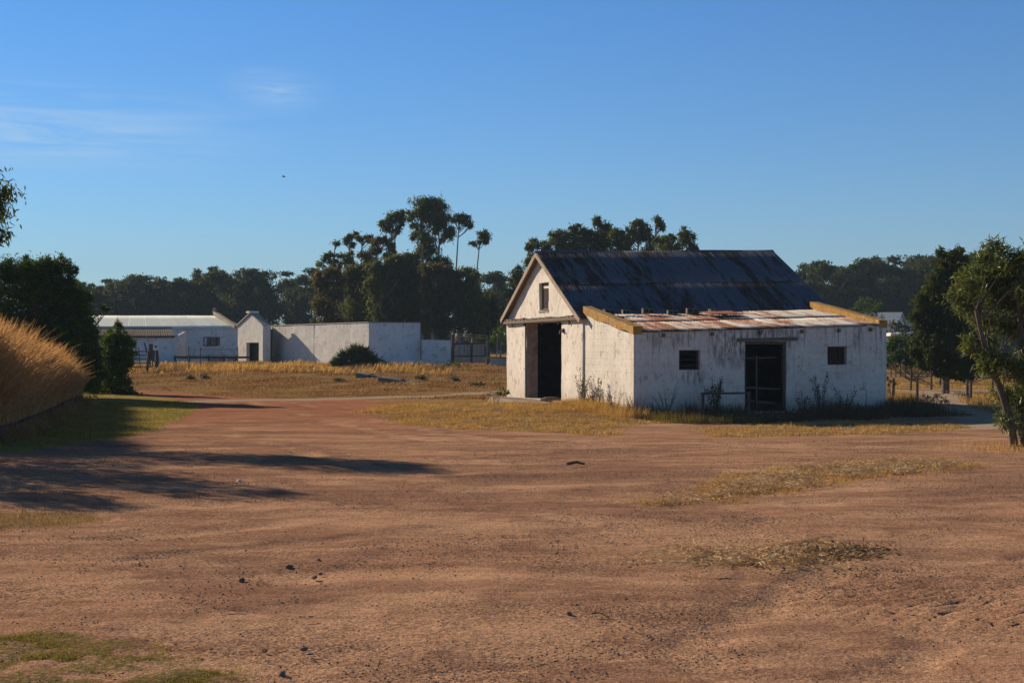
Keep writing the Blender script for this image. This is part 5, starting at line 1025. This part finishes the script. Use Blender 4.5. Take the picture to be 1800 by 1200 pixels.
def weed(name, label, x, y, h, sp, stems, mat, leafs=(.07, .035), per=26, lift=0, barn_local=True, heads=None):
    if barn_local: p = wfb(x, y, 0); X0, Y0 = p[0], p[1]
    else: X0, Y0 = x, y
    z = hz1(X0, Y0); r = empty(name, (X0, Y0, z), label, 'weed'); sv = []; sf = []; s0 = 0; LP = []
    for k in range(stems):
        a = RNG.uniform(0, 6.28); e = np.array([math.cos(a) * sp * RNG.uniform(.2, 1), math.sin(a) * sp * RNG.uniform(.2, 1) * .6, h * RNG.uniform(.6, 1.05)]); t_ = np.linspace(0, 1, 6)[:, None]; P = np.array([e[0] * .15, e[1] * .15, -.05]) * (1 - t_) + e * t_; P[:, 2] += .1 * h * np.sin(t_[:, 0] * 3.1)
        v, f = tube_arrays(P, np.linspace(.010, .004, 6), 4); sv.append(v); sf.append(f + s0); s0 += len(v)
        u = RNG.uniform(.25, 1.0, per); q = np.stack([np.interp(u, t_[:, 0], P[:, i]) for i in range(3)], -1); LP.append(q + RNG.normal(size=q.shape) * .035)
    V, F = leaf_quads(np.concatenate(LP), leafs[0], leafs[1], -.1); mesh('stems', np.concatenate(sv), np.concatenate(sf), M['bark'], r); mesh('leaves', V, F, M[mat], r); return r
weed('tall_weed', 'leafy weed cluster at the joint of gable and end wall', -.35, 4.4, 1.35, .45, 12, 'leaf_weed')
weed('tall_weed', 'dry seeded weed leaning against the lit end wall', -.35, 3.3, .75, .5, 9, 'weed_dry', per=22)
weed('green_vine', 'bright green sprig halfway up the lit end wall', -.25, 2.7, 1.1, .25, 6, 'leaf_green', per=20)
weed('tall_weed', 'twiggy weed with small heads near the barn corner', -.35, .9, .95, .5, 9, 'weed_dry', leafs=(.045, .03), per=22)
weed('tall_weed', 'thin bare weed against the shaded wall left of its window', 1.0, -.5, 1.0, .7, 12, 'leaf_weed', leafs=(.04, .015), per=10)
weed('tall_weed', 'dark shrubby weed growing through the wooden rail frame', 2.6, -1.0, 1.35, .45, 14, 'leaf_dark', leafs=(.09, .04), per=34)
weed('tall_weed', 'tallest weed on the shaded wall right of the dark doorway', 6.95, -.5, 1.45, .42, 9, 'leaf_weed', per=30)
weed('tall_weed', 'slanting weed below the barred window', 7.95, -.5, 1.1, .5, 5, 'leaf_weed', per=32)
weed('tall_weed', 'low weed just right of the dark doorway', 6.2, -.6, .8, .4, 8, 'weed_dry', per=18)
bush('green_bush', 'bright green low bush at the left foot of the barn gable', 'bush', 57, [(884, 686, 9, 7), (893, 690, 7, 6), (878, 692, 6, 5)], 'leaf_green', (.10, .05), 420, twig=0, tr=(.03, .02))
bush('thorn_bush', 'sparse brown twiggy bush left of the barn gable', 'bush', 54, [(862, 690, 10, 6), (874, 698, 8, 6), (850, 698, 9, 5)], 'weed_dry', (.10, .02), 260, twig=4, tr=(.03, .015))
for px, py, rx, lb in ((742, 664, 14, 'dark green low shrub in the field right of the fallen slabs'), (800, 642, 22, 'dark shadowy shrub at the foot of the yard gate'), (775, 648, 12, 'small dark shrub left of the yard gate'), (800, 666, 12, 'flat grey-green tuft by the pale track'), (840, 676, 13, 'flat dark tuft between the track and the barn'), (596, 668, 10, 'grassy green tuft below the spiky shrub'), (335, 664, 8, 'small green tuft by the wire fence'), (360, 662, 9, 'green tuft in the dry field before the stable')):
    g = ground_at(px, py + rx * .35); bush('low_shrub', lb, 'shrub', g[1], [(px - rx * .5, py, rx * .6, rx * .32), (px + rx * .5, py + 1, rx * .6, rx * .3), (px, py - 1, rx * .5, rx * .4)], 'leaf_weed' if py > 660 else 'leaf_dark', (.16, .05), 180, twig=0, tr=(.03, .02))

# ------------------------------------------------------------------ straw, gravel, stones
def litter(name, label, zone, n, box, ln, wd, hmax=.03, mat='straw'):
    X, Y_ = samp(n, *box, lambda X, Y: zones(X, Y)[zone] ** 2 * (.2 + .8 * (fbm(X * 2.2, Y * 2.2, 51, 3) > .45))); Zb = hz(X, Y_) + RNG.uniform(.012, hmax, len(X)) + .02
    D = RNG.normal(size=(len(X), 3)); D[:, 2] *= .16; V, F = leaf_quads(np.stack([X, Y_, Zb], -1), ln, wd, D=D, jl=.6); return tag(mesh(name, V, F, M[mat]), label, kind='stuff')
litter('straw_litter', 'scattered straw and dung on the yard', 'straw', 16000, (1, 12, 11, 26), .085, .010)
#
litter('straw_litter', 'thin dry litter in the grass patches', 'dry', 9000, (-6, 14, 28, 46), .12, .014)
gD = [ground_at(px, py) for px, py in ((1440, 975), (1400, 985), (1475, 980), (1350, 978), (1500, 970))]
for i, g in enumerate(gD):
    P = np.array([g[0], g[1], g[2] + .03]) + RNG.normal(size=(260, 3)) * np.array([.20, .16, .012]); D = RNG.normal(size=(260, 3)); D[:, 2] *= .4; V, F = leaf_quads(P, .07, .016, D=D)
    tag(mesh('dung_litter', V, F, M['straw' if i % 2 else 'weed_dry']), kind='stuff')
def gravel(n, box, s0, s1, name, label, thr=.46, mat='stone'):
    X, Y_ = samp(n, *box, lambda X, Y: (.12 + .88 * sstep(thr - .06, thr + .1, fbm(X * .8, Y * .5, 91, 3))) * (1 - zones(X, Y)['straw']) * (Y > 7) * (np.abs(X) < Y * .42), 2); n = len(X); s = s0 * (s1 / s0) ** (RNG.uniform(0, 1, n) ** 3)
    O = np.array([(1, 0, 0), (-1, 0, 0), (0, 1, 0), (0, -1, 0), (0, 0, .7), (0, 0, -.7)], float); V = O[None] * s[:, None, None] * RNG.uniform(.5, 1.2, (n, 6, 1)); a = RNG.uniform(0, 6.28, n); ca, sa = np.cos(a)[:, None], np.sin(a)[:, None]
    V = np.stack([V[..., 0] * ca - V[..., 1] * sa, V[..., 0] * sa + V[..., 1] * ca, V[..., 2]], -1) * np.array([1, 1, .7]) + np.stack([X, Y_, hz(X, Y_) + .004], -1)[:, None]
    T = np.array([(0, 2, 4), (2, 1, 4), (1, 3, 4), (3, 0, 4), (2, 0, 5), (1, 2, 5), (3, 1, 5), (0, 3, 5)]); F = (T[None] + np.arange(n)[:, None, None] * 6).reshape(-1, 3)
    return tag(mesh(name, V.reshape(-1, 3), F, M[mat]), label, kind='stuff')
gravel(70000, (-13, 13, 7, 32), .0035, .017, 'gravel', 'dark gravel scattered over the dirt yard')
gravel(12000, (-8, 10, 7, 26), .003, .013, 'gravel', 'paler grit on the dirt yard', .5, 'slab')
stones = [(425, 1022, .085, 'brick', 'brick', 'small red-brown brick fragment lying on the pale dirt'), (508, 998, .12, 'stone', 'stone', 'flat dark stone right of and above the brick fragment'), (560, 985, .06, 'stone', 'stone', 'small dark stone above the pair of flat stones'),
 (563, 1010, .07, 'stone', 'stone', 'upper of two small flat stones right of the brick fragment'), (553, 1017, .09, 'stone', 'stone', 'lower of two small flat stones right of the brick fragment'), (432, 968, .045, 'stone', 'stone', 'tiny dark stone on the smooth pale dirt left of centre'), (1075, 954, .05, 'white', 'stone', 'tiny white stone in the middle of the yard'), (1287, 909, .09, 'stone', 'stone', 'dark stone above the straw-strewn patch'),
 (535, 1142, .075, 'stone', 'clod', 'dark clod of earth right of the green patch'), (495, 1186, .09, 'stone', 'clod', 'dark clod near the bottom edge right of the green patch'), (465, 1144, .07, 'stone', 'clod', 'low dark clod at the tip of the green patch'), (1165, 874, .08, 'stone', 'stone', 'pointed dark stone at the left tip of the straw strip'),
 (420, 846, .14, 'white', 'stone', 'small pale stone catching light in the long tree shadow'), (1355, 733 + 16, .22, 'white', 'stone', 'pale lump of plaster on the dirt before the barn shadow'), (1000, 1079, .08, 'stone', 'stone', 'flat dark stone low in the middle of the yard'), (1717, 1089, .05, 'stone', 'stone', 'round pebble in the lower right of the yard')]
for i, (px, py, s, m_, cat, lb) in enumerate(stones):
    g = ground_at(px, py); rock({'clod': 'clod', 'brick': 'brick_fragment'}.get(cat, 'stone'), (g[0], g[1], g[2] - s * .04), (s * .8, s * .6, s * (.34 if cat != 'brick' else .5)), M[m_], lb, cat, seed=i, rz=random.uniform(0, 3))
for i, (px, py, L, h, lb) in enumerate(((632, 655, .8, .4, 'small grey slab in the dry field, farthest of the three'), (648, 664, 1.5, .45, 'middle grey slab lying in the dry field'), (700, 674, 2.2, .45, 'long dark fallen slab in the dry field, nearest the track'))):
    g = ground_at(px, py); mb = MB(); mb.box((-L / 2, -.35, -.1), (L * .1, .35, h * .55), j=.06); mb.box((L * .08, -.3, -.12), (L / 2, .4, h * .42), j=.07); o = mb.build('fallen_slab', M['block'], bevel=.03, loc=(g[0], g[1], g[2])); o.rotation_euler = (.08, R(6), -.25); tag(o, lb, 'slab', 'fallen slabs in the dry field')
for i, (px, py, s, lb) in enumerate(((968, 709, 1.1, 'long rounded stone lying before the barn doorstep'), (1004, 703, .8, 'dark heap of rubble at the right jamb of the big opening'), (912, 697, .5, 'small dark rubble at the left foot of the gable'))):
    g = ground_at(px, py); rock('rubble_stone', (g[0], g[1], g[2] + .04), (s, .4, .26), M['slab'] if i == 0 else M['block'], lb, 'rubble', seed=60 + i, rz=.5)
def stick(px, py, L, r, ang, lb):
    g = ground_at(px, py); mb = MB(); d = Vector((math.cos(ang), math.sin(ang), 0)) * L / 2; mb.tube([tuple(-d), (d.x * .1, d.y * .1 + r * 2, r), tuple(d)], [r, r * .9, r * .6], 6); o = mb.build('stick', M['post'], loc=(g[0], g[1], g[2] + r + .012)); tag(o, lb, 'stick')
stick(1275, 1022, .13, .006, .1, 'short dark stick below the straw-strewn patch'); stick(1012, 820, .32, .03, .1, 'dark piece of wood alone in the middle of the yard'); stick(1050, 1083, .10, .006, .2, 'thin dark twig low in the middle of the yard'); stick(418, 1084, .14, .004, 0, 'pale straw-thin twig in the lower left yard')
t = empty('bottle_shard', ground_at(535, 1091), 'green broken bottle pieces on the dirt at lower left', 'litter'); t.location.z += .02
gm = simple_mat('green_glass', (.02, .12, .07), (.01, .07, .05), 10, .2, 0)
for (x, y, s) in ((-.04, 0, .05), (.03, .01, .035)): mb = MB(); mb.box((x, y, 0), (x + s, y + .012, .006), j=.004); mb.build('shard', gm, t)
# ------------------------------------------------------------------ far houses and hill on the right, bird in the sky
def house(px, Y, wd, dp, hw, hr, label, rot, py=None):
    p = V2(px, Y); z = hz1(*p); r = empty('house', (*p, z), label, 'house', rz=R(rot)); mb = MB(); mb.box((-wd / 2, -dp / 2, -.3), (wd / 2, dp / 2, hw)); mb.build('wall', M['white'], r)
    mb = MB(); mb.add([(-wd / 2, -dp / 2, hw), (-wd / 2, dp / 2, hw), (-wd / 2, 0, hr - .12), (wd / 2, -dp / 2, hw), (wd / 2, dp / 2, hw), (wd / 2, 0, hr - .12)], [(0, 2, 1), (3, 4, 5), (0, 3, 5, 2), (1, 2, 5, 4)]); mb.build('gable', M['white'], r)
    for s in (1, -1): mb = MB(); mb.hexa([(-wd / 2 - .3, s * (dp / 2 + .3), hw - .1), (wd / 2 + .3, s * (dp / 2 + .3), hw - .1), (wd / 2 + .3, 0, hr - .1), (-wd / 2 - .3, 0, hr - .1)][::s], [(-wd / 2 - .3, s * (dp / 2 + .3), hw + .05), (wd / 2 + .3, s * (dp / 2 + .3), hw + .05), (wd / 2 + .3, 0, hr + .05), (-wd / 2 - .3, 0, hr + .05)][::s]); mb.build('roof', M['blue_roof'], r)
    for q in (-.28, .25): mb = MB(); mb.box((wd * q - .4, -dp / 2 - .04, 1.2), (wd * q + .4, -dp / 2 + .02, 2.6)); mb.build('window', M['dark'], r)
    for q in (-.2, .2): mb = MB(); mb.box((wd / 2 - .02, dp * q - .35, 3.6), (wd / 2 + .04, dp * q + .35, 4.6)); mb.build('window', M['dark'], r)
house(1553, 185, 4.5, 5, 5.3, 6.8, 'far white house with a steep blue-grey roof above the hedge', -28)
house(1594, 195, 3.6, 4, 5.0, 6.0, 'second smaller white house showing beside the big dark tree', 15)
mb = MB(); a, b = V2(1566, 104), V2(1600, 104)
for k in range(8): x = a[0] + (b[0] - a[0]) * k / 8; mb.box((x, 104, 2.75), (x + (b[0] - a[0]) / 8 * .86, 106, 2.98), j=.03)
tk = empty('shade_tunnel', (*a, hz1(*a)), 'pale low shade tunnel roof behind the hedge', 'tunnel'); child_abs(mb.build('roof', M['white']), tk)
mb = MB()
for k in range(5): x = a[0] + (b[0] - a[0]) * k / 4.05; mb.box((x, 104.1, -.5), (x + .08, 104.2, 2.75))
child_abs(mb.build('legs', M['post']), tk)
# hill
nx_, ny_ = 60, 24; xs = np.linspace(250, 1250, nx_); ys = np.linspace(1250, 1900, ny_); XX, YY = np.meshgrid(xs, ys)
HH = 76 * np.exp(-((XX - 590) / 75) ** 2 - ((YY - 1600) / 190) ** 2) * (.85 + .3 * fbm(XX * .02, YY * .02, 3, 4)) + 44 * np.exp(-((XX - 690) / 160) ** 2 - ((YY - 1600) / 200) ** 2) - 4
i = np.arange(ny_ - 1)[:, None] * nx_; j = np.arange(nx_ - 1)[None]
tag(mesh('hill', np.stack([XX, YY, HH], -1).reshape(-1, 3), np.stack([i + j, i + j + 1, i + nx_ + j + 1, i + nx_ + j], -1).reshape(-1, 4), M['hill'], smooth=True), kind='structure')
b = at(499, 311, 60); t = empty('bird', b, 'tiny dark bird flying in the blue sky left of centre', 'bird')
mb = MB(); mb.tube([(-.09, 0, 0), (-.05, 0, .005), (0, 0, .01), (.05, 0, .005), (.08, 0, 0)], [.004, .018, .024, .018, .005], 8); mb.build('body', M['dark'], t, smooth=True)
for s in (1, -1): mb = MB(); mb.hexa([(-.03, 0, .01), (.03, 0, .01), (.0, s * .16, .05), (-.04, s * .16, .05)][::s], [(-.03, 0, .016), (.03, 0, .016), (.0, s * .16, .054), (-.04, s * .16, .054)][::s]); mb.build('wing', M['dark'], t)

# ------------------------------------------------------------------ haze
hzb = MB(); hzb.box((-1500, -100, -6), (1900, 2700, 160)); ho = hzb.build('haze', M['white']); tag(ho, kind='stuff')
hm = bpy.data.materials.new('haze'); hm.use_nodes = True; hn = hm.node_tree; hn.nodes.remove(hn.nodes['Principled BSDF']); hv = hn.nodes.new('ShaderNodeVolumePrincipled')
hv.inputs['Color'].default_value = (.55, .75, 1, 1); hv.inputs['Density'].default_value = .00028; hv.inputs['Anisotropy'].default_value = 0
hn.links.new(hv.outputs[0], hn.nodes['Material Output'].inputs['Volume']); ho.data.materials.clear(); ho.data.materials.append(hm)
